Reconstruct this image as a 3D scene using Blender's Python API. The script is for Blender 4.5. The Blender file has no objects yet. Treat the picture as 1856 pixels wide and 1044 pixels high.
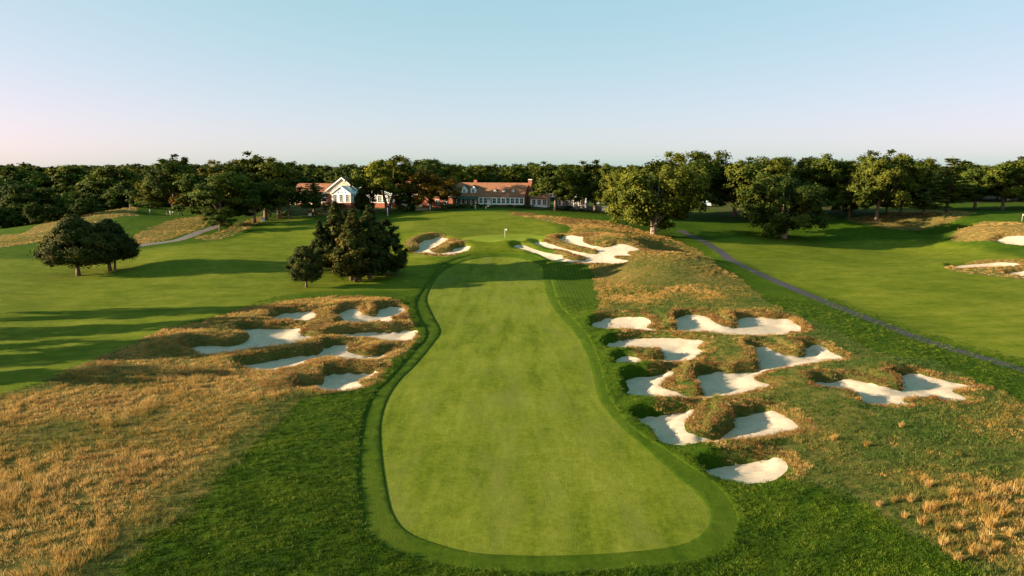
import bpy, bmesh, math, random
import numpy as np
from mathutils import Vector
from mathutils.geometry import delaunay_2d_cdt

# ------------------------------------------------------------------ camera, sky, sun, exposure
CAM_H, PITCH, FPX = 25.0, math.radians(10.2), 1237.0
SUN_EL, SUN_AZ = math.radians(13.5), math.radians(7.0)      # shadows fall to +x, slightly away (+y)
sc = bpy.context.scene
COL = sc.collection
cam_d = bpy.data.cameras.new('camera'); cam = bpy.data.objects.new('camera', cam_d); COL.objects.link(cam)
cam.location = (0, 0, CAM_H); cam.rotation_euler = (math.radians(90) - PITCH, 0, 0)
cam_d.sensor_width = 36.0; cam_d.lens = 36.0 * FPX / 1856.0; cam_d.clip_start = 0.5; cam_d.clip_end = 9000
sc.camera = cam
w = bpy.data.worlds.new('World'); sc.world = w; w.use_nodes = True
nt = w.node_tree; bg = nt.nodes['Background']
sky = nt.nodes.new('ShaderNodeTexSky'); sky.sky_type = 'NISHITA'; sky.sun_disc = False
sky.sun_elevation = SUN_EL
sun_to = Vector((-math.cos(SUN_AZ) * math.cos(SUN_EL), -math.sin(SUN_AZ) * math.cos(SUN_EL), math.sin(SUN_EL)))
sky.sun_rotation = math.atan2(sun_to.x, sun_to.y)
sky.altitude = 0; sky.air_density = 0.6; sky.dust_density = 1.0; sky.ozone_density = 1.0
sep = nt.nodes.new('ShaderNodeSeparateColor'); cmb = nt.nodes.new('ShaderNodeCombineColor'); nt.links.new(sky.outputs[0], sep.inputs[0])
for i_, (g_, k_) in enumerate(((.66, 1.88), (.25, 2.93), (.37, 2.60))):        # film response of the photograph, the same over the whole sky
    pw = nt.nodes.new('ShaderNodeMath'); pw.operation = 'POWER'; pw.inputs[1].default_value = g_; nt.links.new(sep.outputs[i_], pw.inputs[0])
    ml = nt.nodes.new('ShaderNodeMath'); ml.operation = 'MULTIPLY'; ml.inputs[1].default_value = k_; nt.links.new(pw.outputs[0], ml.inputs[0]); nt.links.new(ml.outputs[0], cmb.inputs[i_])
nt.links.new(cmb.outputs[0], bg.inputs[0]); bg.inputs[1].default_value = 0.05
sun_d = bpy.data.lights.new('sun', 'SUN'); sun_d.energy = 4.8; sun_d.angle = math.radians(0.5); sun_d.color = (1.0, 0.80, 0.54)
sun = bpy.data.objects.new('sun', sun_d); COL.objects.link(sun); sun.location = (-200, -50, 120)
sun.rotation_euler = (-sun_to).to_track_quat('-Z', 'Y').to_euler()
sc.view_settings.view_transform = 'Standard'; sc.view_settings.look = 'None'
sc.view_settings.exposure = 1.95; sc.view_settings.gamma = 1.0; sc.view_settings.use_curve_mapping = False
sc.cycles.max_bounces = 6; sc.cycles.diffuse_bounces = 3; sc.cycles.glossy_bounces = 2; sc.cycles.transparent_max_bounces = 8

rng = np.random.default_rng(7)
random.seed(7)

# ------------------------------------------------------------------ small helpers
CP, SP = math.cos(PITCH), math.sin(PITCH)
def ray(px, py):
    px = np.asarray(px, float); py = np.asarray(py, float)
    u = (px - 928) / FPX; v = (522 - py) / FPX
    return u, CP + v * SP, -SP + v * CP
def at_depth(px, py, Y):
    dx, dy, dz = ray(px, py); t = Y / dy
    return np.array([dx * t, Y + 0 * t, CAM_H + dz * t]).T

def tag(o, label=None, cat=None, group=None, kind=None):
    if label: o['label'] = label
    if cat: o['category'] = cat
    if group: o['group'] = group
    if kind: o['kind'] = kind
    return o
def link(o, parent=None):
    COL.objects.link(o)
    if parent is not None: o.parent = parent
    return o
def empty(name, loc=(0, 0, 0), rz=0.0, scale=(1, 1, 1)):
    o = bpy.data.objects.new(name, None); o.location = loc; o.rotation_euler = (0, 0, rz); o.scale = scale
    o.empty_display_size = 0.5
    return link(o)
def mesh_np(name, verts, faces, mat=None, smooth=False):
    """faces: (n,k) int array"""
    me = bpy.data.meshes.new(name)
    verts = np.asarray(verts, np.float32); faces = np.asarray(faces, np.int32)
    n, k = faces.shape
    me.vertices.add(len(verts)); me.vertices.foreach_set('co', verts.ravel())
    me.loops.add(n * k); me.loops.foreach_set('vertex_index', faces.ravel())
    me.polygons.add(n)
    me.polygons.foreach_set('loop_start', np.arange(0, n * k, k, dtype=np.int32))
    me.polygons.foreach_set('loop_total', np.full(n, k, np.int32))
    if smooth: me.polygons.foreach_set('use_smooth', np.ones(n, bool))
    if mat: me.materials.append(mat)
    me.update(calc_edges=True)
    return me
def fattr(me, name, arr, typ='FLOAT', dom='POINT'):
    a = me.attributes.new(name, typ, dom)
    a.data.foreach_set('vector' if typ == 'FLOAT_VECTOR' else 'value', np.asarray(arr).ravel())

class MB:
    """collects boxes, prisms and tubes into one mesh"""
    def __init__(s): s.v = []; s.f = []
    def add(s, v, f):
        b = len(s.v); s.v += [tuple(p) for p in v]; s.f += [tuple(i + b for i in q) for q in f]; return s
    def box(s, x0, x1, y0, y1, z0, z1):
        return s.add([(x0,y0,z0),(x1,y0,z0),(x1,y1,z0),(x0,y1,z0),(x0,y0,z1),(x1,y0,z1),(x1,y1,z1),(x0,y1,z1)],
                     [(0,3,2,1),(4,5,6,7),(0,1,5,4),(1,2,6,5),(2,3,7,6),(3,0,4,7)])
    def extr(s, prof, axis, a0, a1):
        """closed profile (list of 2D) extruded along axis ('x': prof=(y,z); 'y': prof=(x,z))"""
        n = len(prof)
        mk = (lambda a, p: (a, p[0], p[1])) if axis == 'x' else (lambda a, p: (p[0], a, p[1]))
        v = [mk(a0, p) for p in prof] + [mk(a1, p) for p in prof]
        f = [tuple(range(n)), tuple(range(2 * n - 1, n - 1, -1))] + [(i, i + n, (i + 1) % n + n, (i + 1) % n) for i in range(n)]
        return s.add(v, f)
    def tube(s, pts, rad, k=6):
        pts = [Vector(p) for p in pts]; n = len(pts); v = []; f = []
        for i, p in enumerate(pts):
            d = (pts[min(i + 1, n - 1)] - pts[max(i - 1, 0)]).normalized()
            a = d.cross(Vector((0.31, 0.17, 0.93)) if abs(d.z) < .9 else Vector((1, 0, 0))).normalized(); b = d.cross(a)
            r = rad[i]
            v += [p + (a * math.cos(2 * math.pi * j / k) + b * math.sin(2 * math.pi * j / k)) * r for j in range(k)]
        for i in range(n - 1):
            for j in range(k):
                f.append((i * k + j, i * k + (j + 1) % k, (i + 1) * k + (j + 1) % k, (i + 1) * k + j))
        f += [tuple(range(k - 1, -1, -1)), tuple(range((n - 1) * k, n * k))]
        return s.add(v, f)
    def mesh(s, name, mat, smooth=False):
        me = bpy.data.meshes.new(name); me.from_pydata([tuple(p) for p in s.v], [], s.f); me.update()
        bm = bmesh.new(); bm.from_mesh(me); bmesh.ops.recalc_face_normals(bm, faces=bm.faces); bm.to_mesh(me); bm.free()
        if mat: me.materials.append(mat)
        if smooth:
            for p in me.polygons: p.use_smooth = True
        return me
    def build(s, name, mat, parent=None, smooth=False):
        return link(bpy.data.objects.new(name, s.mesh(name, mat, smooth)), parent)

# value noise, used for relief and scatter density
_perm = np.random.default_rng(3).random((256, 256))
def vnoise(x, y, sx, sy=None, ox=0.0):
    sy = sy or sx
    x = np.asarray(x) / sx + 500.3 + ox; y = np.asarray(y) / sy + 500.7 + ox * 1.7
    xi = np.floor(x).astype(int); yi = np.floor(y).astype(int); fx = x - xi; fy = y - yi
    fx = fx * fx * (3 - 2 * fx); fy = fy * fy * (3 - 2 * fy)
    g = lambda a, b: _perm[a % 256, b % 256]
    return (g(xi, yi) * (1 - fx) + g(xi + 1, yi) * fx) * (1 - fy) + (g(xi, yi + 1) * (1 - fx) + g(xi + 1, yi + 1) * fx) * fy - .5
def sstep(a, b, x):
    t = np.clip((x - a) / (b - a), 0, 1); return t * t * (3 - 2 * t)

# ------------------------------------------------------------------ base terrain: thin-plate surface through points read off the photograph
WCTRL = [(0,-60,0),(-150,-60,0),(150,-60,0),(-60,20,.5),(60,20,.5),(0,20,0),(-12,40,0),(0,40,0),(14,40,0),(0,60,0),(-14,60,0),(15,60,0),
 (0,80,0),(-12,85,0),(13,85,0),(0,105,.1),(-12,110,.1),(10,110,.2),(0,130,.5),(-10,135,.5),(8,135,.7),(0,150,1.2),(-12,155,1.3),(8,155,1.4),
 (-3,163,2.0),(-100,300,8.5),(0,300,9.6),(100,300,8.5),(0,400,8),(-200,400,5),(200,400,9),(300,300,9),(-300,300,3),(0,800,8.5),(600,800,8.5),
 (-600,800,8.5),(-300,560,8),(0,560,8),(300,560,8),(600,300,6),(-600,300,3),(600,0,0),(-600,0,0),(-150,262,3),(-220,260,2),(-125,285,5),(-120,110,.8),(-130,60,.5),(130,60,.5),(150,110,.6)]
PCTRL = [(915,455,170),(840,460,168),(850,437,176),(915,440,174),(980,437,177),(915,426,193),(850,430,186),(985,429,190),(730,420,190),(730,460,172),
 (740,400,212),(800,405,207),(900,405,207),(800,388,225),(940,388,225),(600,380,262),(700,378,258),(800,377,255),(900,376,252),(950,376,250),(1050,383,245),
 (500,400,232),(480,405,222),(520,430,195),(400,440,185),(300,470,160),(450,480,155),(600,500,148),(550,522,135),(130,500,147),(200,490,153),(0,500,145),
 (0,540,123),(200,550,120),(400,560,114),(600,525,134),(0,720,69),(130,668,79),(300,600,98),(500,550,118.5),(650,542,121),(730,560,114),(200,800,58),
 (400,700,74.5),(300,1000,41),(100,900,47.5),(600,650,86),(520,620,95),(200,620,94),(0,660,83),(0,450,182),(0,428,205),(100,405,222),(240,376,243),
 (130,430,196),(230,440,185),(240,395,225),(300,380,245),(290,390,238),(350,395,230),(370,425,200),(400,372,262),(1060,403,205),(1150,412,205),(1200,425,198),(1115,425,176),(1165,438,165),(1230,455,155),(1290,480,147),
 (1250,440,186),(1300,470,165),(1320,500,142),(1400,560,110.5),(1550,622,90),(1700,656,82),(1856,735,66.5),(1100,560,114),(1100,500,150),(1180,540,124),
 (1200,480,165),(1300,650,85),(1500,750,64.5),(1700,850,52),(1800,1000,40.5),(1300,800,58.8),(1260,432,195),(1310,462,172),(1400,508,142),(1550,570,113),
 (1720,635,91.5),(1856,668,82),(1600,520,135),(1800,560,115),(1850,620,94.5),(1500,450,192),(1700,450,190),(1700,430,215),(1500,430,212),(1420,432,206),
 (1350,410,225),(1300,398,240),(1250,395,245),(1270,385,262),(1540,400,232),(1590,392,240),(1700,395,225),(1720,385,245),(1640,420,215),(1760,410,200),
 (1850,402,200),(1740,437,190),(1850,440,178),(1850,470,160),(1780,490,150),(1820,380,255)]
_pp = np.array(PCTRL, float)
CT = np.vstack([np.array(WCTRL, float), at_depth(_pp[:, 0], _pp[:, 1], _pp[:, 2])])
def _phi(r2): return np.where(r2 > 1e-12, r2 * np.log(np.maximum(r2, 1e-12)) * .5, 0)
_S = 100.0
_P = CT[:, :2] / _S; _n = len(CT)
_K = _phi(((_P[:, None] - _P[None]) ** 2).sum(-1)) + np.eye(_n) * 0.002
_A = np.zeros((_n + 3, _n + 3)); _A[:_n, :_n] = _K; _A[:_n, _n] = 1; _A[:_n, _n + 1:] = _P; _A[_n, :_n] = 1; _A[_n + 1:, :_n] = _P.T
_W = np.linalg.solve(_A, np.concatenate([CT[:, 2], [0, 0, 0]]))
def base_z(x, y):
    x = np.asarray(x, float); y = np.asarray(y, float); sh = x.shape
    q = np.stack([x.ravel(), y.ravel()], 1) / _S
    q[:, 0] = np.clip(q[:, 0], -7, 7); q[:, 1] = np.clip(q[:, 1], -1, 9)
    out = np.empty(len(q))
    for i in range(0, len(q), 20000):
        s = q[i:i + 20000]
        out[i:i + 20000] = _phi(((s[:, None] - _P[None]) ** 2).sum(-1)) @ _W[:_n] + _W[_n] + s @ _W[_n + 1:]
    return out.reshape(sh)
def drop(pts, dz=0.0):
    """photo pixels -> ground points (first hit of each ray with the terrain)"""
    pts = np.asarray(pts, float)
    dx, dy, dz_ = ray(pts[:, 0], pts[:, 1])
    Y = np.concatenate([np.linspace(25, 130, 160), np.linspace(130.8, 300, 160), np.linspace(302, 700, 80)])
    t = Y[None] / dy[:, None]
    X = dx[:, None] * t; Zr = CAM_H + dz_[:, None] * t
    d = Zr - (base_z(X, np.broadcast_to(Y, X.shape)) + dz)
    out = []
    for i in range(len(pts)):
        k = np.argmax(d[i] < 0)
        if k == 0: k = len(Y) - 1 if d[i, 0] > 0 else 1
        a = d[i, k - 1] / (d[i, k - 1] - d[i, k] + 1e-9)
        a = min(max(a, 0), 1)
        yy = Y[k - 1] + a * (Y[k] - Y[k - 1]); out.append((dx[i] * yy / dy[i], yy))
    return np.array(out)

# ------------------------------------------------------------------ outlines traced from the photograph, as ground polygons
def zc(region, pts):
    x0, y0, s = region
    return [(x0 + a / s, y0 + b / s) for a, b in pts]
Z6 = (330, 520, 3.712); Z7 = (1050, 540, 3.712); Z8 = (1356, 600, 3.712); ZG = (700, 370, 7.138); ZR = (900, 380, 4.64); ZF = (1430, 260, 4.35)
BUNK = {
 'L1': zc(Z6, [(590,213),(640,190),(700,178),(780,174),(850,176),(895,190),(903,208),(885,228),(840,240),(780,243),(720,232),(660,240),(630,225)]),
 'L2': zc(Z6, [(1048,190),(1075,165),(1130,153),(1180,160),(1205,185),(1240,198),(1290,196),(1318,180),(1322,158),(1345,142),(1400,138),(1460,143),(1495,160),(1500,180),(1470,198),(1420,218),(1410,228),(1440,236),(1505,242),(1450,260),(1390,270),(1330,258),(1250,262),(1180,265),(1100,268),(1035,264),(1060,250),(1085,235),(1070,210)]),
 'L3': zc(Z6, [(60,405),(90,390),(180,388),(300,390),(380,378),(430,355),(450,330),(430,310),(380,290),(410,278),(520,277),(640,280),(740,282),(790,295),(800,310),(790,325),(850,337),(920,342),(1000,335),(1080,315),(1180,310),(1300,308),(1420,304),(1520,300),(1585,315),(1565,340),(1560,365),(1520,378),(1440,382),(1350,380),(1330,368),(1250,360),(1170,356),(1080,356),(980,358),(900,368),(830,380),(760,400),(640,415),(500,430),(420,442),(330,455),(230,470),(140,468),(110,450),(75,430)]),
 'L4': zc(Z6, [(405,525),(470,515),(540,500),(640,482),(720,470),(800,462),(880,455),(930,440),(950,410),(985,400),(1060,398),(1110,408),(1125,425),(1115,450),(1180,460),(1230,466),(1290,462),(1350,448),(1410,450),(1395,470),(1350,495),(1270,510),(1180,512),(1090,508),(1050,490),(980,488),(900,500),(840,515),(800,545),(740,560),(680,565),(630,578),(560,582),(490,575),(460,560),(415,545)]),
 'L5': zc(Z6, [(790,665),(860,660),(940,650),(955,620),(965,595),(1020,585),(1120,583),(1220,585),(1300,588),(1335,595),(1310,610),(1250,635),(1195,655),(1185,670),(1240,688),(1180,705),(1080,722),(990,722),(930,705),(880,695),(820,700)]),
 'R1': zc(Z7, [(80,185),(110,160),(170,143),(260,138),(360,138),(430,145),(485,172),(475,190),(455,210),(500,222),(560,226),(640,218),(660,190),(645,150),(665,130),(720,118),(790,125),(860,140),(890,160),(940,188),(1000,197),(1065,190),(1060,160),(1070,140),(1120,132),(1200,135),(1290,145),(1380,150),(1430,165),(1440,185),(1490,205),(1480,240),(1420,245),(1395,270),(1330,272),(1290,265),(1200,270),(1100,268),(1000,258),(900,242),(800,238),(640,241),(500,242),(400,240),(280,227),(170,218),(100,205)]),
 'R2': zc(Z7, [(172,318),(200,298),(270,285),(380,274),(500,272),(640,278),(740,290),(820,298),(832,318),(800,335),(790,350),(830,375),(790,400),(765,435),(700,444),(560,446),(470,446),(420,455),(370,465),(290,463),(255,440),(250,415),(290,402),(335,402),(430,430),(500,425),(560,412),(570,390),(545,370),(470,355),(380,348),(320,345),(240,348),(185,335)]),
 'R3': zc(Z7, [(300,552),(340,530),(400,522),(480,518),(540,505),(600,498),(632,510),(625,535),(580,560),(550,595),(560,620),(630,640),(720,655),(800,660),(832,640),(820,610),(785,580),(778,545),(800,510),(860,498),(960,497),(1000,505),(1100,492),(1180,485),(1205,465),(1210,440),(1190,410),(1195,385),(1150,365),(1120,345),(1160,335),(1230,335),(1280,350),(1320,378),(1400,385),(1480,390),(1520,372),(1510,345),(1480,330),(1540,325),(1600,328),(1650,350),(1700,385),(1780,420),(1720,432),(1640,440),(1560,455),(1460,480),(1370,492),(1290,500),(1230,520),(1180,550),(1210,580),(1280,600),(1260,615),(1180,630),(1100,655),(1000,675),(880,685),(760,690),(640,692),(520,692),(420,680),(340,660),(305,640),(335,605),(310,580)]),
 'R4': zc(Z7, [(380,805),(430,788),(520,783),(580,775),(680,765),(770,768),(760,800),(715,850),(705,900),(730,930),(800,945),(880,948),(950,925),(1010,880),(1045,840),(1040,800),(1060,780),(1130,775),(1200,763),(1290,770),(1360,800),(1430,845),(1470,890),(1420,910),(1320,935),(1200,953),(1100,970),(980,985),(880,998),(800,1010),(700,1015),(620,1000),(560,970),(520,920),(450,870),(400,835)]),
 'R5': zc(Z8, [(430,350),(480,338),(560,345),(640,330),(720,345),(800,365),(880,385),(960,392),(1020,400),(1040,370),(1030,340),(960,320),(1000,300),(1120,295),(1200,320),(1300,345),(1400,365),(1480,385),(1530,385),(1480,400),(1400,405),(1370,425),(1440,455),(1460,475),(1380,485),(1300,475),(1250,455),(1150,460),(1060,465),(1050,490),(1080,505),(1000,515),(930,522),(850,518),(760,495),(740,460),(680,430),(600,405),(520,400),(450,375)]),
 'R6': [(1274,848),(1300,840),(1330,838),(1380,832),(1410,835),(1425,848),(1420,865),(1400,878),(1350,882),(1310,872),(1285,860)],
 'GL': zc(ZG, [(330,635),(350,620),(420,590),(435,565),(405,530),(430,500),(500,465),(600,442),(700,440),(800,460),(805,480),(740,520),(650,570),(560,610),(600,632),(700,635),(800,620),(880,580),(960,552),(1050,555),(1090,572),(1060,610),(1000,645),(900,665),(780,672),(660,672),(570,660),(530,645),(450,645)]),
 'GR': zc(ZR, [(130,312),(180,300),(250,318),(340,350),(430,375),(500,385),(550,390),(560,415),(600,430),(680,432),(740,425),(750,410),(700,392),(640,375),(590,355),(500,340),(430,325),(350,305),(295,280),(330,275),(400,282),(470,305),(550,330),(620,352),(700,365),(780,372),(840,372),(850,355),(790,335),(700,312),(620,295),(550,275),(505,255),(540,238),(600,232),(680,235),(730,245),(725,275),(760,300),(820,315),(900,318),(960,310),(990,295),(1060,298),(1130,315),(1200,345),(1160,360),(1110,365),(1095,378),(1130,395),(1070,398),(980,405),(1000,420),(1060,430),(1110,440),(1080,455),(1000,465),(930,460),(800,460),(700,460),(620,455),(540,445),(450,428),(400,402),(330,372),(240,347),(160,327)]),
 'FA': zc(ZF, [(1610,775),(1650,755),(1720,738),(1853,735),(1900,740),(1900,800),(1853,812),(1750,808),(1660,795)]),
 'FB': zc(ZF, [(1255,975),(1350,962),(1450,955),(1600,948),(1750,950),(1820,970),(1700,982),(1560,988),(1400,997),(1320,997)]),
 'FC': zc(ZF, [(1690,1030),(1760,1020),(1853,1015),(1900,1020),(1900,1060),(1800,1055),(1720,1050)]),
}
FAIR = [(860,1002),(800,988),(740,965),(712,930),(700,880),(693,830),(690,780),(694,750),(705,720),(725,690),(755,660),(780,630),(798,605),(795,590),(785,572),(775,550),(775,535),(785,515),(800,495),(830,478),(870,468),(910,466),(950,470),(980,482),(985,500),(988,525),(1000,555),(1020,580),(1045,610),(1062,640),(1072,670),(1078,700),(1090,730),(1120,770),(1160,805),(1200,840),(1245,880),(1275,910),(1287,935),(1280,960),(1250,982),(1200,994),(1120,1002),(1020,1007),(940,1007)]
CUT = [(700,992),(674,977),(661,957),(654,911),(651,828),(656,785),(664,749),(681,712),(704,690),(734,657),(750,638),(770,618),(774,600),(761,577),(754,558),(756,544),(768,525),(780,503),(800,482),(835,468),(880,460),(930,460),(970,465),(992,478),(998,500),(1003,525),(1014,552),(1034,575),(1058,600),(1076,630),(1088,665),(1098,700),(1108,727),(1131,759),(1160,786),(1197,809),(1230,832),(1279,865),(1312,894),(1332,924),(1335,950),(1318,985),(1270,1012),(1180,1026),(1080,1034),(940,1036),(800,1025)]
GREEN = [(838,433),(870,428),(915,425.5),(960,426),(985,429),(992,433),(975,437),(930,440),(890,440),(855,437.5)]
FESC = {
 'left': [(-60,745),(0,716),(60,703),(130,668),(190,645),(250,620),(300,598),(380,580),(440,560),(520,547),(600,540),(680,540),(725,549),(737,562),(742,580),(755,600),(756,612),(742,640),(715,655),(695,675),(690,692),(660,705),(600,716),(552,724),(520,760),(480,790),(420,850),(380,900),(330,950),(280,985),(225,1044),(160,1120),(-500,1120),(-400,900)],
 'right': [(1075,578),(1110,604),(1140,635),(1168,668),(1185,735),(1215,752),(1270,815),(1320,830),(1380,826),(1430,850),(1432,872),(1470,880),(1520,900),(1580,932),(1640,965),(1700,1003),(1760,1044),(1850,1120),(2300,1120),(2200,850),(1900,752),(1856,730),(1814,708),(1773,692),(1720,670),(1693,654),(1652,651),(1598,640),(1555,624),(1523,602),(1450,575),(1400,553),(1360,520),(1330,497),(1300,483),(1280,468),(1262,452),(1235,440),(1190,425),(1130,408),(1060,399),(1000,393),(930,386),(924,390),(960,397),(1010,405),(1035,413),(1025,422),(1000,430),(985,436),(1020,470),(1050,480),(1072,490),(1078,530),(1088,556),(1078,566)],
 'dune': [(-120,475),(0,450),(60,441),(90,434),(140,418),(190,400),(238,392),(250,380),(240,374),(180,382),(120,396),(60,414),(0,427),(-120,440)],
 'bank': [(228,440),(262,418),(300,402),(330,396),(374,392),(376,405),(356,420),(320,430),(280,440),(240,447)],
 'slope': [(352,432),(400,420),(440,402),(478,391),(470,405),(430,425),(390,436)],
 'farbank': [(1722,430),(1770,406),(1800,402.5),(1860,403),(1960,402),(1960,436),(1850,432),(1805,440),(1740,438)],
 'fartrap': [(1716,488),(1770,474),(1850,471),(1960,470),(1960,510),(1840,507),(1760,498)],
 'grove': [(1530,398),(1590,388),(1650,381),(1720,381),(1770,386),(1730,400),(1690,412),(1620,416),(1570,408)],
 'lip': [(735,448),(742,436),(765,428),(800,425),(815,432),(850,438),(838,444),(852,452),(820,466),(780,464),(745,460)],
}
SHORT = {  # closely mown ground of the neighbouring holes
 'a': [(-300,800),(0,722),(130,676),(250,626),(300,604),(420,566),(560,530),(740,525),(790,490),(760,440),(700,430),(560,400),(520,398),(470,420),(380,440),(230,455),(100,470),(-200,490)],
 'b': [(1290,450),(1360,482),(1500,540),(1650,598),(1856,655),(2100,740),(2300,640),(1950,510),(1860,470),(1720,440),(1600,435),(1450,436),(1330,430)],
 'c': [(740,470),(720,430),(720,392),(800,386),(935,387),(1010,410),(1000,430),(960,455),(860,462)],
}
STRIPE = [(990,480),(1060,480),(1072,510),(1086,556),(1040,572),(1014,552),(1003,525)]
def smooth_poly(P, spacing):
    P = np.asarray(P, float); n = len(P); out = []
    for i in range(n):
        p0, p1, p2, p3 = P[i - 1], P[i], P[(i + 1) % n], P[(i + 2) % n]
        m = max(1, int(np.hypot(*(p2 - p1)) / spacing))
        for k in range(m):
            t = k / m; t2 = t * t; t3 = t2 * t
            out.append(.5 * ((2 * p1) + (-p0 + p2) * t + (2 * p0 - 5 * p1 + 4 * p2 - p3) * t2 + (-p0 + 3 * p1 - 3 * p2 + p3) * t3))
    return np.array(out)
def wiggle(P, amp, sc_):
    nx = np.roll(P, -1, 0) - np.roll(P, 1, 0); L = np.hypot(nx[:, 0], nx[:, 1])[:, None] + 1e-6
    nrm = np.stack([nx[:, 1], -nx[:, 0]], 1) / L
    return P + nrm * (amp * 2 * vnoise(P[:, 0], P[:, 1], sc_))[:, None]
class Poly:
    def __init__(s, P):
        P = np.asarray(P, float)
        ar = .5 * np.sum(P[:, 0] * np.roll(P[:, 1], -1) - P[:, 1] * np.roll(P[:, 0], -1))
        s.P = P if ar > 0 else P[::-1].copy()
        s.lo = s.P.min(0); s.hi = s.P.max(0)
        t = np.roll(s.P, -1, 0) - s.P; k = max(1, int(1.6 / (np.median(np.hypot(t[:, 0], t[:, 1])) + 1e-6)))
        t = sum(np.roll(t, o, 0) for o in range(-k, k + 1)); L = np.hypot(t[:, 0], t[:, 1]) + 1e-9
        s.SN = np.stack([t[:, 1] / L, -t[:, 0] / L], 1)          # outward direction, evened out along the edge
    def offset(s, d):
        t = np.roll(s.P, -1, 0) - np.roll(s.P, 1, 0); L = np.hypot(t[:, 0], t[:, 1])[:, None] + 1e-9
        return s.P + np.stack([t[:, 1], -t[:, 0]], 1) / L * d
    def sd(s, x, y, far=10.0, grad=False):
        """signed distance (negative inside), clipped at far; optionally the outward direction from the nearest edge point"""
        x = np.asarray(x, float); y = np.asarray(y, float)
        out = np.full(x.shape, far); gx = np.zeros(x.shape); gy = np.zeros(x.shape)
        m = (x > s.lo[0] - far) & (x < s.hi[0] + far) & (y > s.lo[1] - far) & (y < s.hi[1] + far)
        idx = np.nonzero(m)[0]
        A = s.P; B = np.roll(s.P, -1, 0); D = B - A; dd = (D ** 2).sum(1) + 1e-12
        for c in range(0, len(idx), 4000):
            k = idx[c:c + 4000]; px = x[k][:, None]; py = y[k][:, None]
            t = np.clip(((px - A[:, 0]) * D[:, 0] + (py - A[:, 1]) * D[:, 1]) / dd, 0, 1)
            ex = px - (A[:, 0] + t * D[:, 0]); ey = py - (A[:, 1] + t * D[:, 1])
            d2 = ex * ex + ey * ey; j = d2.argmin(1); r = np.arange(len(k)); dm = np.sqrt(d2[r, j])
            cr = ((A[:, 1] > py) != (B[:, 1] > py)) & (px < D[:, 0] * (py - A[:, 1]) / np.where(np.abs(D[:, 1]) < 1e-12, 1e-12, D[:, 1]) + A[:, 0])
            ins = cr.sum(1) % 2 == 1
            out[k] = np.minimum(np.where(ins, -dm, dm), far)
            gx[k] = s.SN[j, 0]; gy[k] = s.SN[j, 1]
        return (out, gx, gy) if grad else out
EDGE_D = 0.2
def mkpoly(px, dz=0.0, wig=0.0, sp=None):
    P = drop(px, dz)
    sp = sp or max(.35, .006 * np.median(P[:, 1]))
    P = smooth_poly(P, sp)
    if wig: P = wiggle(P, wig, 1.3)
    return Poly(P)
bunk = {k: mkpoly(v, -.45, .12) for k, v in BUNK.items()}
fair = mkpoly(FAIR, 0, 0, .8); cut = mkpoly(CUT, .05, 0, .8); green = mkpoly(GREEN, 0, 0, 1.0)
fesc = {k: mkpoly(v, 0, .5, 1.5) for k, v in FESC.items()}
short = {k: mkpoly(v, 0, 0, 3.0) for k, v in SHORT.items()}
stripe = mkpoly(STRIPE, 0, 0, 2.0)
def ribbon(px, wd):
    P = drop(px); n = len(P); out = []
    for i in range(n - 1):
        p0, p1, p2, p3 = P[max(i - 1, 0)], P[i], P[i + 1], P[min(i + 2, n - 1)]
        m = max(2, int(np.hypot(*(p2 - p1)) / 1.5))
        for k in range(m):
            t = k / m; out.append(.5 * ((2 * p1) + (-p0 + p2) * t + (2 * p0 - 5 * p1 + 4 * p2 - p3) * t * t + (-p0 + 3 * p1 - 3 * p2 + p3) * t ** 3))
    C = np.array(out + [P[-1]]); T = np.gradient(C, axis=0); T /= np.hypot(T[:, 0], T[:, 1])[:, None]
    N = np.stack([-T[:, 1], T[:, 0]], 1) * wd / 2
    return Poly(np.vstack([C + N, (C - N)[::-1]]))
path = ribbon([(1232,418),(1262,432),(1290,447),(1310,461),(1340,480),(1400,508),(1470,538),(1550,570),(1640,605),(1720,633),(1800,655),(1860,673),(1980,715)], 2.5)
path2 = ribbon([(215,452),(270,443),(320,436),(362,422),(395,410)], 3.2)

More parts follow.
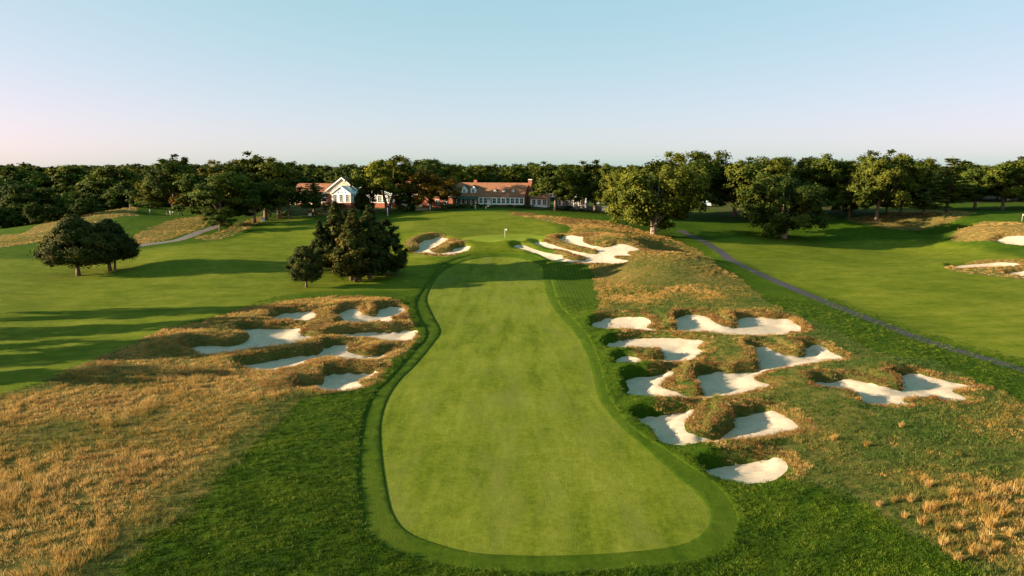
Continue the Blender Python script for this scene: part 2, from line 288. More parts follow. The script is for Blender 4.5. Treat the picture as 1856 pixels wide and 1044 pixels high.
# ------------------------------------------------------------------ finished ground height
HB = {'L1': 1.0, 'L2': 1.1, 'L3': 1.3, 'L4': 1.2, 'L5': 1.2, 'R1': 1.1, 'R2': 1.2, 'R3': 1.5, 'R4': 1.6, 'R5': 1.1, 'R6': 1.7, 'GL': 1.2, 'GR': 1.0, 'FA': 1.0, 'FB': .5, 'FC': .5}
def ground_z(x, y, fine=True):
    x = np.asarray(x, float); y = np.asarray(y, float)
    z = base_z(x, y)
    inside = np.zeros(x.shape, bool); flo = np.zeros(x.shape); rise = np.zeros(x.shape); near = np.full(x.shape, 10.0)
    for k, p in bunk.items():
        d, gx, gy = p.sd(x, y, 9.0, True)
        m = d < 9.0
        if not m.any(): continue
        dirn = np.clip(-.75 * gx + .55 * gy, -1, 1)              # high faces to the left and the far side
        deep = np.clip(.15 + dirn, 0, 1)
        h = .05 + .50 * HB[k] * np.clip(.05 + .95 * dirn, 0, 1) * (.75 + .5 * (vnoise(x, y, 5) + .5))
        run = .75 + .75 * sstep(-.1, -.7, gy)
        ed = EDGE_D + .40 * deep * max(1.0, HB[k])
        lipw = sstep(-.5, 3.5, cut.sd(x, y, 4.0)); h = h * lipw
        up = -ed + (h + ed) * sstep(0, 1, np.clip(d, 0, None) / run) ** .8
        fall = 1 - sstep(.8, 6.5, d)
        prof = np.where(d < run, up, h * fall)
        w_ = sstep(0, 2.8, -d)
        fl = -ed * (1 - w_) - .72 * w_ + .07 * vnoise(x, y, 2.2)
        ins = d <= 0
        flo = np.where(ins, fl, flo); inside |= ins
        o = (d > 0) & m
        closer = o & (d < 1.0) & (d < near)
        rise = np.where(closer, np.minimum(prof, np.where(near < 1.5, rise, prof)), np.where(o & (near >= 1.0), np.maximum(rise, prof), rise))
        near = np.minimum(near, np.where(o, d, near))
    z = z + np.where(inside, flo, rise)
    if fine:
        sf = fair.sd(x, y, 6.0); scut = cut.sd(x, y, 6.0); sg = green.sd(x, y, 6.0)
        z += np.where(inside, 0, .055 * sstep(0, .12, sf) + .085 * sstep(0, .12, scut))
        calm = sstep(0, 6, np.minimum(sf, sg))
        z += np.where(inside, 0, calm * (.22 * vnoise(x, y, 9) + .10 * vnoise(x, y, 3.1, ox=4) + .7 * sstep(190, 205, y) * sstep(235, 220, y) * vnoise(x, y, 16, 6, ox=8)) + .25 * vnoise(x, y, 34, ox=9) * (.3 + .7 * calm))
    return z
def gz(x, y): return float(ground_z(np.array([x]), np.array([y]))[0])

# ------------------------------------------------------------------ materials
def mat(name): 
    m = bpy.data.materials.new(name); m.use_nodes = True
    return m, m.node_tree, m.node_tree.nodes['Principled BSDF']
def N(t, typ, **kw):
    n = t.nodes.new(typ)
    for k, v in kw.items(): setattr(n, k, v)
    return n
def noise(t, scale, detail=4, rough=.55, vec=None, stretch=None):
    n = N(t, 'ShaderNodeTexNoise'); n.inputs['Scale'].default_value = scale; n.inputs['Detail'].default_value = detail; n.inputs['Roughness'].default_value = rough
    if vec is not None:
        if stretch:
            mp = N(t, 'ShaderNodeMapping'); mp.inputs['Scale'].default_value = stretch[0]; mp.inputs['Rotation'].default_value = (0, 0, stretch[1])
            t.links.new(vec, mp.inputs[0]); vec = mp.outputs[0]
        t.links.new(vec, n.inputs['Vector'])
    return n.outputs['Fac']
def ramp(t, fac, stops):
    r = N(t, 'ShaderNodeValToRGB'); e = r.color_ramp.elements
    while len(e) < len(stops): e.new(.5)
    for el, (p, c) in zip(e, stops): el.position = p; el.color = (*c, 1)
    t.links.new(fac, r.inputs[0]); return r.outputs[0]
def mix(t, fac, a, b, mode='MIX'):
    m = N(t, 'ShaderNodeMix', data_type='RGBA', blend_type=mode)
    for s, v in ((m.inputs[0], fac), (m.inputs[6], a), (m.inputs[7], b)):
        if hasattr(v, 'links'): t.links.new(v, s)
        elif isinstance(v, tuple): s.default_value = (*v, 1)
        else: s.default_value = v
    return m.outputs[2]
def math_(t, op, a, b=0.0):
    m = N(t, 'ShaderNodeMath', operation=op)
    for s, v in ((m.inputs[0], a), (m.inputs[1], b)):
        if hasattr(v, 'links'): t.links.new(v, s)
        else: s.default_value = v
    return m.outputs[0]
def bump(t, b, h, strength, dist):
    n = N(t, 'ShaderNodeBump'); n.inputs['Strength'].default_value = strength; n.inputs['Distance'].default_value = dist
    t.links.new(h, n.inputs['Height']); t.links.new(n.outputs[0], b.inputs['Normal'])
def attr(t, name, typ='GEOMETRY'):
    a = N(t, 'ShaderNodeAttribute', attribute_name=name, attribute_type=typ); return a.outputs['Fac']
def plain(name, col, rough=.7, var=.12, scale=2.0, metal=0.0, bmp=0.0, spec=.3):
    m, t, b = mat(name)
    tc = N(t, 'ShaderNodeTexCoord').outputs['Object']
    n = noise(t, scale, 5, .6, tc)
    c0 = tuple(v * (1 - var) for v in col); c1 = tuple(min(1, v * (1 + var)) for v in col)
    t.links.new(ramp(t, n, [(.3, c0), (.7, c1)]), b.inputs['Base Color'])
    b.inputs['Roughness'].default_value = rough; b.inputs['Metallic'].default_value = metal; b.inputs['Specular IOR Level'].default_value = spec
    if bmp: bump(t, b, n, bmp, .05)
    return m
M = {}
def turf(name, stops, blot, bs, bdist, mowdir=None):
    m, t, b = mat(name); P = N(t, 'ShaderNodeNewGeometry').outputs['Position']
    big = noise(t, .055, 4, .6, P); mid = noise(t, .55, 5, .65, P); fine = noise(t, 5.0, 6, .75, P)
    f = math_(t, 'ADD', math_(t, 'MULTIPLY', big, .35), math_(t, 'ADD', math_(t, 'MULTIPLY', mid, .2), math_(t, 'MULTIPLY', noise(t, 1.9, 6, .8, P), .45)))
    f = math_(t, 'ADD', math_(t, 'MULTIPLY', f, .68), math_(t, 'MULTIPLY', noise(t, .5, 6, .7, P, ((1, .16, 1), .0)), .32))
    c = ramp(t, f, stops)
    c = mix(t, ramp(t, noise(t, .16, 5, .7, P, ((1, .35, 1), .4)), [(.5, (0, 0, 0)), (.72, (1, 1, 1))]), c, blot)
    if mowdir is not None:
        s = N(t, 'ShaderNodeTexWave', wave_type='BANDS', bands_direction='X'); s.inputs['Scale'].default_value = mowdir[1]; s.inputs['Distortion'].default_value = 1.5; s.inputs['Detail'].default_value = 2; s.inputs['Detail Scale'].default_value = .6
        mp = N(t, 'ShaderNodeMapping'); mp.inputs['Rotation'].default_value = (0, 0, mowdir[0]); t.links.new(P, mp.inputs[0]); t.links.new(mp.outputs[0], s.inputs[0])
        c = mix(t, math_(t, 'MULTIPLY', s.outputs['Fac'], mowdir[2]), c, tuple(v * 1.35 for v in blot))
    t.links.new(c, b.inputs['Base Color'])
    b.inputs['Roughness'].default_value = .9; b.inputs['Specular IOR Level'].default_value = .03
    h = math_(t, 'ADD', noise(t, 9.0, 5, .8, P), math_(t, 'MULTIPLY', mid, .8))
    bump(t, b, h, bs, bdist)
    return m
M['fairway'] = turf('fairway_turf', [(.42, (.064, .096, .006)), (.5, (.116, .144, .012)), (.58, (.168, .190, .026))], (.122, .136, .028), 1.0, .10, (.03, .07, .10))
M['cut'] = turf('first_cut_turf', [(.41, (.026, .056, .003)), (.5, (.045, .080, .005)), (.59, (.072, .106, .009))], (.056, .082, .008), 1.0, .10)
M['green'] = turf('putting_turf', [(.35, (.135, .175, .014)), (.5, (.155, .195, .018)), (.65, (.175, .21, .025))], (.15, .18, .02), .15, .02)

def ground_mat():
    m, t, b = mat('ground_cover'); P = N(t, 'ShaderNodeNewGeometry').outputs['Position']
    big = noise(t, .05, 4, .6, P); mid = noise(t, .6, 6, .7, P); fine = noise(t, 4.5, 6, .8, P)
    f = math_(t, 'ADD', math_(t, 'MULTIPLY', big, .35), math_(t, 'ADD', math_(t, 'MULTIPLY', mid, .35), math_(t, 'MULTIPLY', fine, .3)))
    rough = ramp(t, f, [(.38, (.018, .044, .003)), (.5, (.036, .070, .004)), (.62, (.064, .100, .007))])
    shrt = ramp(t, f, [(.40, (.058, .088, .005)), (.5, (.097, .122, .009)), (.60, (.150, .160, .019))])
    fes = ramp(t, f, [(.34, (.05, .06, .014)), (.46, (.10, .088, .024)), (.56, (.19, .13, .04)), (.68, (.30, .20, .07))])
    fgr = ramp(t, f, [(.36, (.02, .052, .008)), (.48, (.042, .076, .012)), (.57, (.085, .092, .02)), (.66, (.20, .14, .045))])
    fs = math_(t, 'ADD', math_(t, 'MULTIPLY', noise(t, .35, 6, .7, P, ((.45, 1, 1), -.35)), .38), math_(t, 'MULTIPLY', f, .62))
    t.links.new(fs, shrt.node.inputs[0])
    duff = ramp(t, f, [(.36, (.035, .028, .016)), (.64, (.085, .062, .036))])
    sh = attr(t, 'short_cut'); fe = attr(t, 'fescue'); gr = attr(t, 'greenish'); st = attr(t, 'stripe'); du = attr(t, 'duff')
    c = mix(t, sh, rough, shrt)
    wv = N(t, 'ShaderNodeTexWave', wave_type='BANDS', bands_direction='X'); wv.inputs['Scale'].default_value = .42; wv.inputs['Distortion'].default_value = 1.2; wv.inputs['Detail'].default_value = 2
    t.links.new(P, wv.inputs[0])
    c = mix(t, math_(t, 'MULTIPLY', math_(t, 'MULTIPLY', st, wv.outputs['Fac']), .3), c, (.11, .145, .018))
    c = mix(t, du, c, duff)
    edge = math_(t, 'ADD', fe, math_(t, 'MULTIPLY', math_(t, 'SUBTRACT', mid, .5), .9))
    fem = ramp(t, edge, [(.4, (0, 0, 0)), (.62, (1, 1, 1))])
    c = mix(t, fem, c, mix(t, gr, fes, fgr))
    t.links.new(c, b.inputs['Base Color'])
    b.inputs['Roughness'].default_value = .95; b.inputs['Specular IOR Level'].default_value = .03
    h = math_(t, 'ADD', noise(t, 6.0, 6, .8, P), mid)
    n = N(t, 'ShaderNodeBump'); n.inputs['Distance'].default_value = .16
    t.links.new(math_(t, 'SUBTRACT', 1.0, math_(t, 'MULTIPLY', sh, .55)), n.inputs['Strength'])
    t.links.new(h, n.inputs['Height']); t.links.new(n.outputs[0], b.inputs['Normal'])
    return m
M['ground'] = ground_mat()
def sand_mat():
    m, t, b = mat('bunker_sand'); P = N(t, 'ShaderNodeNewGeometry').outputs['Position']
    f = noise(t, .9, 6, .7, P); g = noise(t, 14, 4, .7, P)
    c = ramp(t, math_(t, 'ADD', math_(t, 'MULTIPLY', f, .7), math_(t, 'MULTIPLY', g, .3)), [(.33, (.34, .268, .20)), (.5, (.43, .352, .27)), (.68, (.485, .405, .32))])
    spk = ramp(t, noise(t, 3.3, 3, .6, P), [(.27, (.3, .22, .13)), (.31, (1, 1, 1))])
    c = mix(t, .7, c, mix(t, 1.0, c, spk, 'MULTIPLY'))
    t.links.new(c, b.inputs['Base Color']); b.inputs['Roughness'].default_value = .95; b.inputs['Specular IOR Level'].default_value = .1
    bump(t, b, math_(t, 'ADD', f, math_(t, 'MULTIPLY', noise(t, 5, 4, .7, P, ((1, 3, 1), .3)), .6)), .35, .10)
    return m
M['sand'] = sand_mat()
M['asphalt'] = plain('asphalt', (.036, .034, .040), .9, .25, 1.2, bmp=.3)
M['track'] = plain('gravel_track', (.11, .095, .09), .95, .2, 1.0, bmp=.3)

# ------------------------------------------------------------------ ground sheet: one triangulation cut along every outline, each zone an object
def build_ground():
    pts = []; edges = []
    def ring(P):
        b = len(pts); n = len(P); pts.extend(map(tuple, P)); edges.extend((b + i, b + (i + 1) % n) for i in range(n))
    for p in bunk.values(): ring(p.P)
    for p in (fair, cut): ring(p.P); ring(p.offset(.12))
    for p in (green, path, path2): ring(p.P)
    g = []
    def grid(s, x0, x1, y0, y1, keep):
        xs = np.arange(x0, x1, s); ys = np.arange(y0, y1, s)
        X, Y = np.meshgrid(xs, ys); X = X + (np.arange(len(ys)) % 2)[:, None] * s * .5
        X = X + (rng.random(X.shape) - .5) * s * .5; Y = Y + (rng.random(Y.shape) - .5) * s * .5
        X = X.ravel(); Y = Y.ravel(); k = keep(X, Y); g.append(np.stack([X[k], Y[k]], 1))
    R = lambda x, y: np.hypot(x * .9, y)
    grid(.75, -60, 60, 28, 75, lambda x, y: R(x, y) < 72)
    grid(1.3, -110, 110, 20, 135, lambda x, y: (R(x, y) >= 72) & (R(x, y) < 135))
    grid(2.6, -230, 230, 15, 285, lambda x, y: (R(x, y) >= 135) & (R(x, y) < 280) | ((R(x, y) < 135) & (y < 28)))
    grid(12, -420, 420, -60, 470, lambda x, y: (R(x, y) >= 280) & (R(x, y) < 460) | (y < 15))
    grid(60, -1100, 1100, -60, 1100, lambda x, y: (R(x, y) >= 460))
    grid(600, -4200, 4200, -600, 6200, lambda x, y: R(x, y) >= 1200)
    for k, p in bunk.items():
        s = max(.42, .0055 * p.P[:, 1].mean())
        xs = np.arange(p.lo[0] - 3, p.hi[0] + 3, s); ys = np.arange(p.lo[1] - 3, p.hi[1] + 3, s); X, Y = np.meshgrid(xs, ys)
        X = (X + (rng.random(X.shape) - .5) * s * .6).ravel(); Y = (Y + (rng.random(Y.shape) - .5) * s * .6).ravel()
        d = p.sd(X, Y, 4.0); kk = (d < 2.4) & (np.abs(d) > .12); g.append(np.stack([X[kk], Y[kk]], 1))
    allp = pts + [tuple(p) for p in np.vstack(g)]
    vs, es, fs, *_ = delaunay_2d_cdt([Vector(p) for p in allp], edges, [], 0, 1e-4)
    V = np.array([(v.x, v.y) for v in vs]); F = np.array([f for f in fs if len(f) == 3], np.int32)
    a, b, c = V[F[:, 0]], V[F[:, 1]], V[F[:, 2]]
    ar = (b[:, 0] - a[:, 0]) * (c[:, 1] - a[:, 1]) - (b[:, 1] - a[:, 1]) * (c[:, 0] - a[:, 0])
    F[ar < 0] = F[ar < 0][:, ::-1]
    Z = ground_z(V[:, 0], V[:, 1])
    C = (a + b + c) / 3
    zone = np.zeros(len(F), int); names = ['ground', 'fairway', 'first_cut', 'putting_green', 'cart_path', 'cart_path']
    zone[cut.sd(C[:, 0], C[:, 1], 1.) < 0] = 2; zone[fair.sd(C[:, 0], C[:, 1], 1.) < 0] = 1
    zone[green.sd(C[:, 0], C[:, 1], 1.) < 0] = 3; zone[path.sd(C[:, 0], C[:, 1], 1.) < 0] = 4; zone[path2.sd(C[:, 0], C[:, 1], 1.) < 0] = 5
    bk = list(bunk)
    for i, k in enumerate(bk): zone[bunk[k].sd(C[:, 0], C[:, 1], 1.) < 0] = 10 + i
    V3 = np.column_stack([V, Z])
    def part(z, name, m):
        f = F[zone == z]; u, inv = np.unique(f, return_inverse=True)
        me = mesh_np(name, V3[u], inv.reshape(-1, 3), m, True)
        return link(bpy.data.objects.new(name, me)), V[u]
    og, vg = part(0, 'ground', M['ground']); tag(og, kind='structure')
    x, y = vg[:, 0], vg[:, 1]
    fe = np.zeros(len(x)); grn = np.zeros(len(x))
    for k, p in fesc.items():
        d = p.sd(x, y, 4.0); fe = np.maximum(fe, .5 - np.clip(d, -2, 2) / 4)
    grn = np.where((x > 12) & (y < 135), .55 + .9 * vnoise(x, y, 14) + .35 * sstep(32, 15, x), .22 + .7 * vnoise(x, y, 11)); 
    grn = np.clip(grn, 0, 1)
    fe = np.where(fe > .02, fe, 0)
    sh = np.zeros(len(x))
    for p in short.values(): sh = np.maximum(sh, sstep(2.5, -2.5, p.sd(x, y, 6.0)))
    st = sstep(1.0, -1.0, stripe.sd(x, y, 4.0))
    du = sstep(236, 250, y + 3 * vnoise(x, y, 9)) * sstep(-160, -110, -np.abs(x - 20)) * (.45 + .8 * vnoise(x, y, 16, ox=3)); du = np.clip(np.maximum(du, sstep(285, 320, y)), 0, 1)
    for nm, v in (('fescue', fe), ('greenish', grn), ('short_cut', sh), ('stripe', st), ('duff', du)): fattr(og.data, nm, v)
    for z, m in ((1, 'fairway'), (2, 'cut'), (3, 'green'), (4, 'asphalt'), (5, 'track')):
        o, _ = part(z, names[z], M[m]); tag(o, kind='structure')
    lab = {'L1': 'smallest sand bunker of the left cluster, an oval near the dark shade band', 'L2': 'three-lobed sand bunker at the far right of the left cluster beside the fairway',
     'L3': 'longest sand bunker of the left cluster, stretching from the dry slope to the fairway', 'L4': 'sand bunker with scalloped rim, second nearest of the left cluster', 'L5': 'nearest sand bunker of the left cluster, bordering the dark rough',
     'R1': 'farthest sand bunker of the right cluster, two lobes joined by a narrow neck', 'R2': 'sand bunker with a small grassy nose on its left edge, right of the fairway', 'R3': 'largest branching sand bunker in the middle of the right cluster',
     'R4': 'kidney-shaped sand bunker round a tall grassy knob right of the fairway', 'R5': 'sand bunker farthest right in the cluster, toward the paved cart path', 'R6': 'small round sand bunker nearest the camera on the right',
     'GL': 'sand bunker with a grass tongue on the left of the putting green', 'GR': 'large fingered sand bunker on the right of the putting green', 'FA': 'sand bunker cut into the tawny bank at the right picture edge',
     'FB': 'thin sand bunker on the neighbouring fairway beyond the cart path', 'FC': 'small sand bunker in front of the thin one on the neighbouring fairway'}
    for i, k in enumerate(bk):
        o, _ = part(10 + i, 'sand_bunker', M['sand']); tag(o, lab[k], 'bunker', 'sand bunkers')
build_ground()
# ------------------------------------------------------------------ foliage materials
def leaf_mat(name, stops, trans=.16, rough=.55):
    m, t, b = mat(name); nodes = t.nodes
    oi = N(t, 'ShaderNodeObjectInfo'); v = attr(t, 'tone')
    f = math_(t, 'ADD', math_(t, 'MULTIPLY', v, .75), math_(t, 'MULTIPLY', oi.outputs['Random'], .25))
    c = mix(t, 1.0, ramp(t, f, stops), oi.outputs['Color'], 'MULTIPLY')
    t.links.new(c, b.inputs['Base Color']); b.inputs['Roughness'].default_value = .8; b.inputs['Specular IOR Level'].default_value = .08
    tr = N(t, 'ShaderNodeBsdfTranslucent'); t.links.new(mix(t, 1.0, c, (1.25, 1.15, .55), 'MULTIPLY'), tr.inputs[0])
    mx = N(t, 'ShaderNodeMixShader'); mx.inputs[0].default_value = trans
    t.links.new(b.outputs[0], mx.inputs[1]); t.links.new(tr.outputs[0], mx.inputs[2]); t.links.new(mx.outputs[0], nodes['Material Output'].inputs[0])
    return m
M['oak'] = leaf_mat('oak_leaves', [(.05, (.016, .028, .004)), (.45, (.044, .060, .008)), (.75, (.076, .094, .012)), (.95, (.118, .122, .018))])
M['cedar'] = leaf_mat('cedar_foliage', [(.1, (.016, .026, .006)), (.5, (.036, .048, .009)), (.8, (.066, .064, .013)), (.97, (.12, .085, .02))], .12)
M['pine'] = leaf_mat('pine_needles', [(.1, (.03, .05, .012)), (.5, (.065, .09, .016)), (.9, (.12, .13, .024))], .25)
M['shrub'] = leaf_mat('shrub_leaves', [(.1, (.030, .055, .012)), (.5, (.055, .090, .018)), (.9, (.10, .13, .028))], .25)
M['bark'] = plain('bark', (.15, .105, .07), .9, .35, 3.0, bmp=.6)
M['paleb'] = plain('pale_bark', (.26, .20, .14), .9, .3, 3.0, bmp=.5)

# ------------------------------------------------------------------ trees
def quads(pos, nrm, size, r, aspect=.75):
    n = len(pos); nrm = nrm / (np.linalg.norm(nrm, axis=1)[:, None] + 1e-9)
    a = np.cross(nrm, r.normal(size=(n, 3))); a /= np.linalg.norm(a, axis=1)[:, None] + 1e-9
    b = np.cross(nrm, a); s = (size * (.6 + .8 * r.random(n)))[:, None]
    a *= s; b *= s * aspect
    v = np.stack([pos - a, pos - b * .9 + a * .1, pos + a, pos + b], 1).reshape(-1, 3)
    return v, np.arange(4 * n).reshape(-1, 4)
def crown_mesh(name, m, cen, rad, npc, size, seed, flat=.8, outw=.8):
    """leaf-sized faces spread through overlapping clumps"""
    r = np.random.default_rng(seed); V = []; T = []
    cen = np.asarray(cen, float); mid = cen.mean(0)
    for c, rd in zip(cen, rad):
        n = max(8, int(npc * (rd / np.mean(rad)) ** 2))
        d = r.normal(size=(n, 3)); d /= np.linalg.norm(d, axis=1)[:, None]
        rr = rd * r.random(n) ** .42 * (1 + .32 * r.normal(size=n))
        p = c + d * rr[:, None] * np.array([1, 1, flat])
        rad_ = (p - mid) * np.array([1, 1, .6]); rad_ /= np.linalg.norm(rad_, axis=1)[:, None] + 1e-6
        nr = d * outw * .75 + rad_ * .8 + r.normal(size=(n, 3)) * .4 + np.array([0, 0, .15])
        v, _ = quads(p, nr, np.full(n, size), r)
        tone = np.clip(r.random() * .7 + .15 + .22 * r.normal(size=n), 0, 1)
        V.append(v); T.append(np.repeat(tone, 4))
    V = np.vstack(V); me = mesh_np(name, V, np.arange(len(V)).reshape(-1, 4), m); fattr(me, 'tone', np.concatenate(T)); return me
def limbs(cen, H, th, r0, seed, forks=1, n=12):
    rr = random.Random(seed); mb = MB(); stems = []
    for k in range(forks):
        dx, dy = (rr.uniform(-.05, .05) * H, rr.uniform(-.05, .05) * H) if forks > 1 else (0, 0)
        ox, oy = dx * .35, dy * .35
        pts = [(ox, oy, -.4), (ox + dx * .1, oy + dy * .1, H * .06), (ox + dx * .5, oy + dy * .5, th * .55), (ox + dx + rr.uniform(-.02, .02) * H, oy + dy, th), (ox + dx * 1.4, oy + dy * 1.4, H * .72)]
        mb.tube(pts, [r0 * 1.35, r0, r0 * .8, r0 * .62, r0 * .18], 8); stems.append(pts[3])
    for c in sorted(cen, key=lambda c: rr.random())[:n]:
        s = rr.choice(stems); s = Vector(s) + Vector((0, 0, rr.uniform(-.1, .12) * H)); c = Vector(c)
        if c.z < s.z: s.z = max(th * .8, c.z - .08 * H)
        md = (s + c) / 2 + Vector((rr.uniform(-1, 1), rr.uniform(-1, 1), rr.uniform(.2, 1.4)))
        mb.tube([s, md, c], [r0 * .36, r0 * .22, r0 * .07], 5)
    return mb
PROTO = {}
def oak_proto(key, seed, H=20, W=17, base=.22, nc=52, size=.34, npc=230, m='oak', forks=1, bark='bark', thick=.42):
    r = np.random.default_rng(seed); cen = []; rad = []; lobes = []
    for k in range(9):                                         # big limbs' foliage masses round a domed outline
        a = k * 2.4 + r.normal() * .4; t = (k + .5) / 9; zz = base + (.16 + .66 * t) * (1 - base)
        rr_ = W * .5 * math.sqrt(max(.05, 1 - ((zz - .52) / .52) ** 2)) * r.uniform(.42, .72)
        lobes.append((math.cos(a) * rr_, math.sin(a) * rr_, zz * H, W * r.uniform(.17, .27)))
    lobes.append((0, 0, .55 * H, .3 * W))
    while len(cen) < nc:
        lx, ly, lz, lr = lobes[r.integers(len(lobes))]
        d = r.normal(size=3); d /= np.linalg.norm(d); q = lr * (.45 + .55 * r.random())
        p = np.array([lx, ly, lz]) + d * q * np.array([1, 1, .9])
        rd = W * r.uniform(.042, .088)
        if p[2] < base * H + rd * .4 or p[2] > H - rd * .7: continue
        cen.append(p); rad.append(rd)
    cr = crown_mesh('crown', M[m], cen, rad, npc, size, seed)
    tk = limbs(cen, H, H * (base + .14), thick, seed, forks).mesh('trunk', M[bark], True)
    co = np.array([v.co[:] for v in cr.vertices]); PROTO[key] = (tk, cr, np.percentile(co[:, 2], 99.6), np.percentile(np.abs(co[:, 0]), 95) + np.percentile(np.abs(co[:, 1]), 95))
def cone_proto(key, seed, H=16, W=8, base=.15, nc=150, size=.2, npc=140, m='cedar', prof=lambda t: (1 - t) ** .8 * (.6 + .4 * min(1, t / .15)), forks=1, thick=.24, flat=1.5, rs=1.0):
    r = np.random.default_rng(seed); cen = []; rad = []
    for i in range(nc):
        t = (i + r.random()) / nc; t = t ** 1.15; R = W / 2 * prof(t)
        a = r.random() * 6.283; rd = rs * W * r.uniform(.055, .095) * (1 - .4 * t)
        q = max(0, R - rd * .6) * (.55 + .45 * r.random()) * (1.12 if r.random() < .12 else 1)
        cen.append((math.cos(a) * q, math.sin(a) * q, H * (base + (1 - base) * t) - rd * .6)); rad.append(rd)
    cr = crown_mesh('crown', M[m], cen, rad, npc, size, seed, flat)
    mb = MB()
    for k in range(forks):
        ox, oy = (0, 0) if forks == 1 else (math.cos(k * 2.2) * .55, math.sin(k * 2.2) * .55)
        mb.tube([(ox, oy, -.4), (ox * 1.1, oy * 1.1, H * .08), (ox * 1.4, oy * 1.3, H * .25), (ox, oy, H * .6), (0, 0, H * .93)], [thick * 1.4, thick, thick * .85, thick * .5, .03], 7)
    for c in cen[:24]: mb.tube([(0, 0, c[2] - .5), c], [.07, .02], 4)
    tk = mb.mesh('trunk', M['bark'], True)
    co = np.array([v.co[:] for v in cr.vertices]); PROTO[key] = (tk, cr, co[:, 2].max(), np.percentile(np.abs(co[:, 0]), 97) + np.percentile(np.abs(co[:, 1]), 97))
def pine_proto(key, seed, H=22, W=11):
    r = np.random.default_rng(seed); cen = []; rad = []; mb = MB()
    mb.tube([(0, 0, -.4), (0, 0, H * .1), (.1, 0, H * .5), (0, 0, H * .97)], [.42, .33, .22, .04], 8)
    z = H * .16
    while z < H * .95:
        t = z / H; R = W / 2 * (1.03 - t) ** 1.05 * (1 if t > .25 else .8) + .25
        k = r.integers(4, 6); a0 = r.random() * 6.28
        for j in range(k):
            if r.random() < .13: continue
            a = a0 + 6.283 * j / k + r.normal() * .25; Rj = R * r.uniform(.65, 1.12); e = (math.cos(a) * Rj, math.sin(a) * Rj, z + Rj * .22)
            mb.tube([(0, 0, z - .2), e], [.09, .02], 4)
            for q in np.linspace(.3, 1, max(2, int(Rj / .9))):
                cen.append((e[0] * q + r.normal() * .2, e[1] * q + r.normal() * .2, z + Rj * .22 * q + .1)); rad.append(.45 + .32 * (1.2 - q) + .15 * r.random())
        z += H * .05 * r.uniform(.8, 1.2)
    cr = crown_mesh('crown', M['pine'], cen, rad, 85, .22, seed, .42, .4)
    co = np.array([v.co[:] for v in cr.vertices]); PROTO[key] = (mb.mesh('trunk', M['bark'], True), cr, co[:, 2].max(), np.percentile(np.abs(co[:, :2]).max(1), 98) * 2)
for i in range(5): oak_proto('oak%d' % i, 20 + i, H=20, W=16 + i % 3 * 1.4, base=(.15, .10, .17, .08, .13)[i], nc=(190, 175, 200, 190, 180)[i], npc=120, size=.27)
for i in range(3): oak_proto('wood%d' % i, 30 + i, H=18, W=18, base=.0, nc=150, npc=110, size=.36)
oak_proto('elm', 41, H=21, W=17, base=.16, nc=130, npc=120, forks=2, size=.3)
oak_proto('maple', 43, H=14, W=14, base=.14, nc=130, npc=110, size=.25)
oak_proto('lowoak', 45, H=20, W=20, base=.05, nc=230, npc=120, size=.27, forks=2, bark='paleb')
rp = lambda t: min(1, .62 + t / .5) * (1 - t) ** .5 * 1.12
cone_proto('round', 47, H=9, W=6.2, base=.27, nc=170, npc=150, size=.14, prof=lambda t: math.sqrt(max(0, 1 - (abs(t - .4) / .62) ** 2.2)), flat=1.0, thick=.2, rs=1.25)
cone_proto('juni0', 49, H=14, W=11, base=.3, nc=220, npc=200, prof=rp, flat=1.0, thick=.3, rs=1.3); cone_proto('juni1', 51, H=13, W=10, base=.3, nc=200, npc=200, prof=rp, forks=3, flat=1.0, thick=.2, rs=1.3)
cone_proto('cedar0', 61, W=7.5, forks=2); cone_proto('cedar1', 62, W=8, nc=150, forks=3); cone_proto('cedar2', 63, W=6, nc=110)
cone_proto('cedar3', 64, W=9, nc=160, prof=lambda t: math.sqrt(max(0, 1 - t ** 1.8)) * (.7 + .3 * min(1, t / .25)), forks=2)
pine_proto('pine0', 71); pine_proto('pine1', 72, H=18, W=12)
for k in range(3): oak_proto('shrub%d' % k, 81 + k, H=2.2, W=3.2, base=.0, nc=26, npc=120, size=.11, m='shrub', thick=.06)

def tree(kind, px, Y, top, wpx, name, label, group=None, col=(1, 1, 1), rz=None, x=None, H=None, W=None, cat='tree', base=None):
    if x is None: x = float(at_depth(px, 400, Y)[0])
    z = gz(x, Y)
    tk, cr, ph, pw = PROTO[kind]
    if H is None: H = float(at_depth(px, top, Y)[2]) - z
    if W is None: W = (1.1 if cat == 'tree' else 1) * wpx * (Y * CP + (CAM_H - z) * SP) / FPX
    if cat == 'tree': W = min(W, 1.15 * H)
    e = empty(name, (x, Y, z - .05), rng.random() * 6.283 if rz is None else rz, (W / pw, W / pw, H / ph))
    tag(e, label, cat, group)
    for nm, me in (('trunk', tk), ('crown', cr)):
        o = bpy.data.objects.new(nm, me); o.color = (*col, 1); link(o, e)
    return e
# px, Y, top row, width px
tree('juni0', 131, 147, 386, 90, 'cedar_tree', 'broad dark cedar, left of the pair standing alone on the left turf', 'pair of cedars on the left turf')
tree('juni1', 193, 152, 394, 70, 'cedar_tree', 'dark cedar with three stems, right of the pair on the left turf', 'pair of cedars on the left turf')
CG = 'cedars left of the fairway'
tree('round', 549, 135, 444, 48, 'cedar_tree', 'small round cedar in front of the tall dark cedar group', CG)
tree('cedar2', 578, 150, 398, 36, 'cedar_tree', 'slim pointed cedar at the left end of the tall group', CG)
tree('cedar0', 608, 152, 362, 54, 'cedar_tree', 'tall cedar second from the left in the dark group', CG, (1.15, 1.05, .9))
tree('cedar2', 624, 155, 378, 44, 'cedar_tree', 'cedar half hidden behind the middle of the dark group', CG)
tree('cedar1', 640, 143, 374, 62, 'cedar_tree', 'broad cedar with several stems in the middle of the dark group', CG, (1.05, 1, .9))
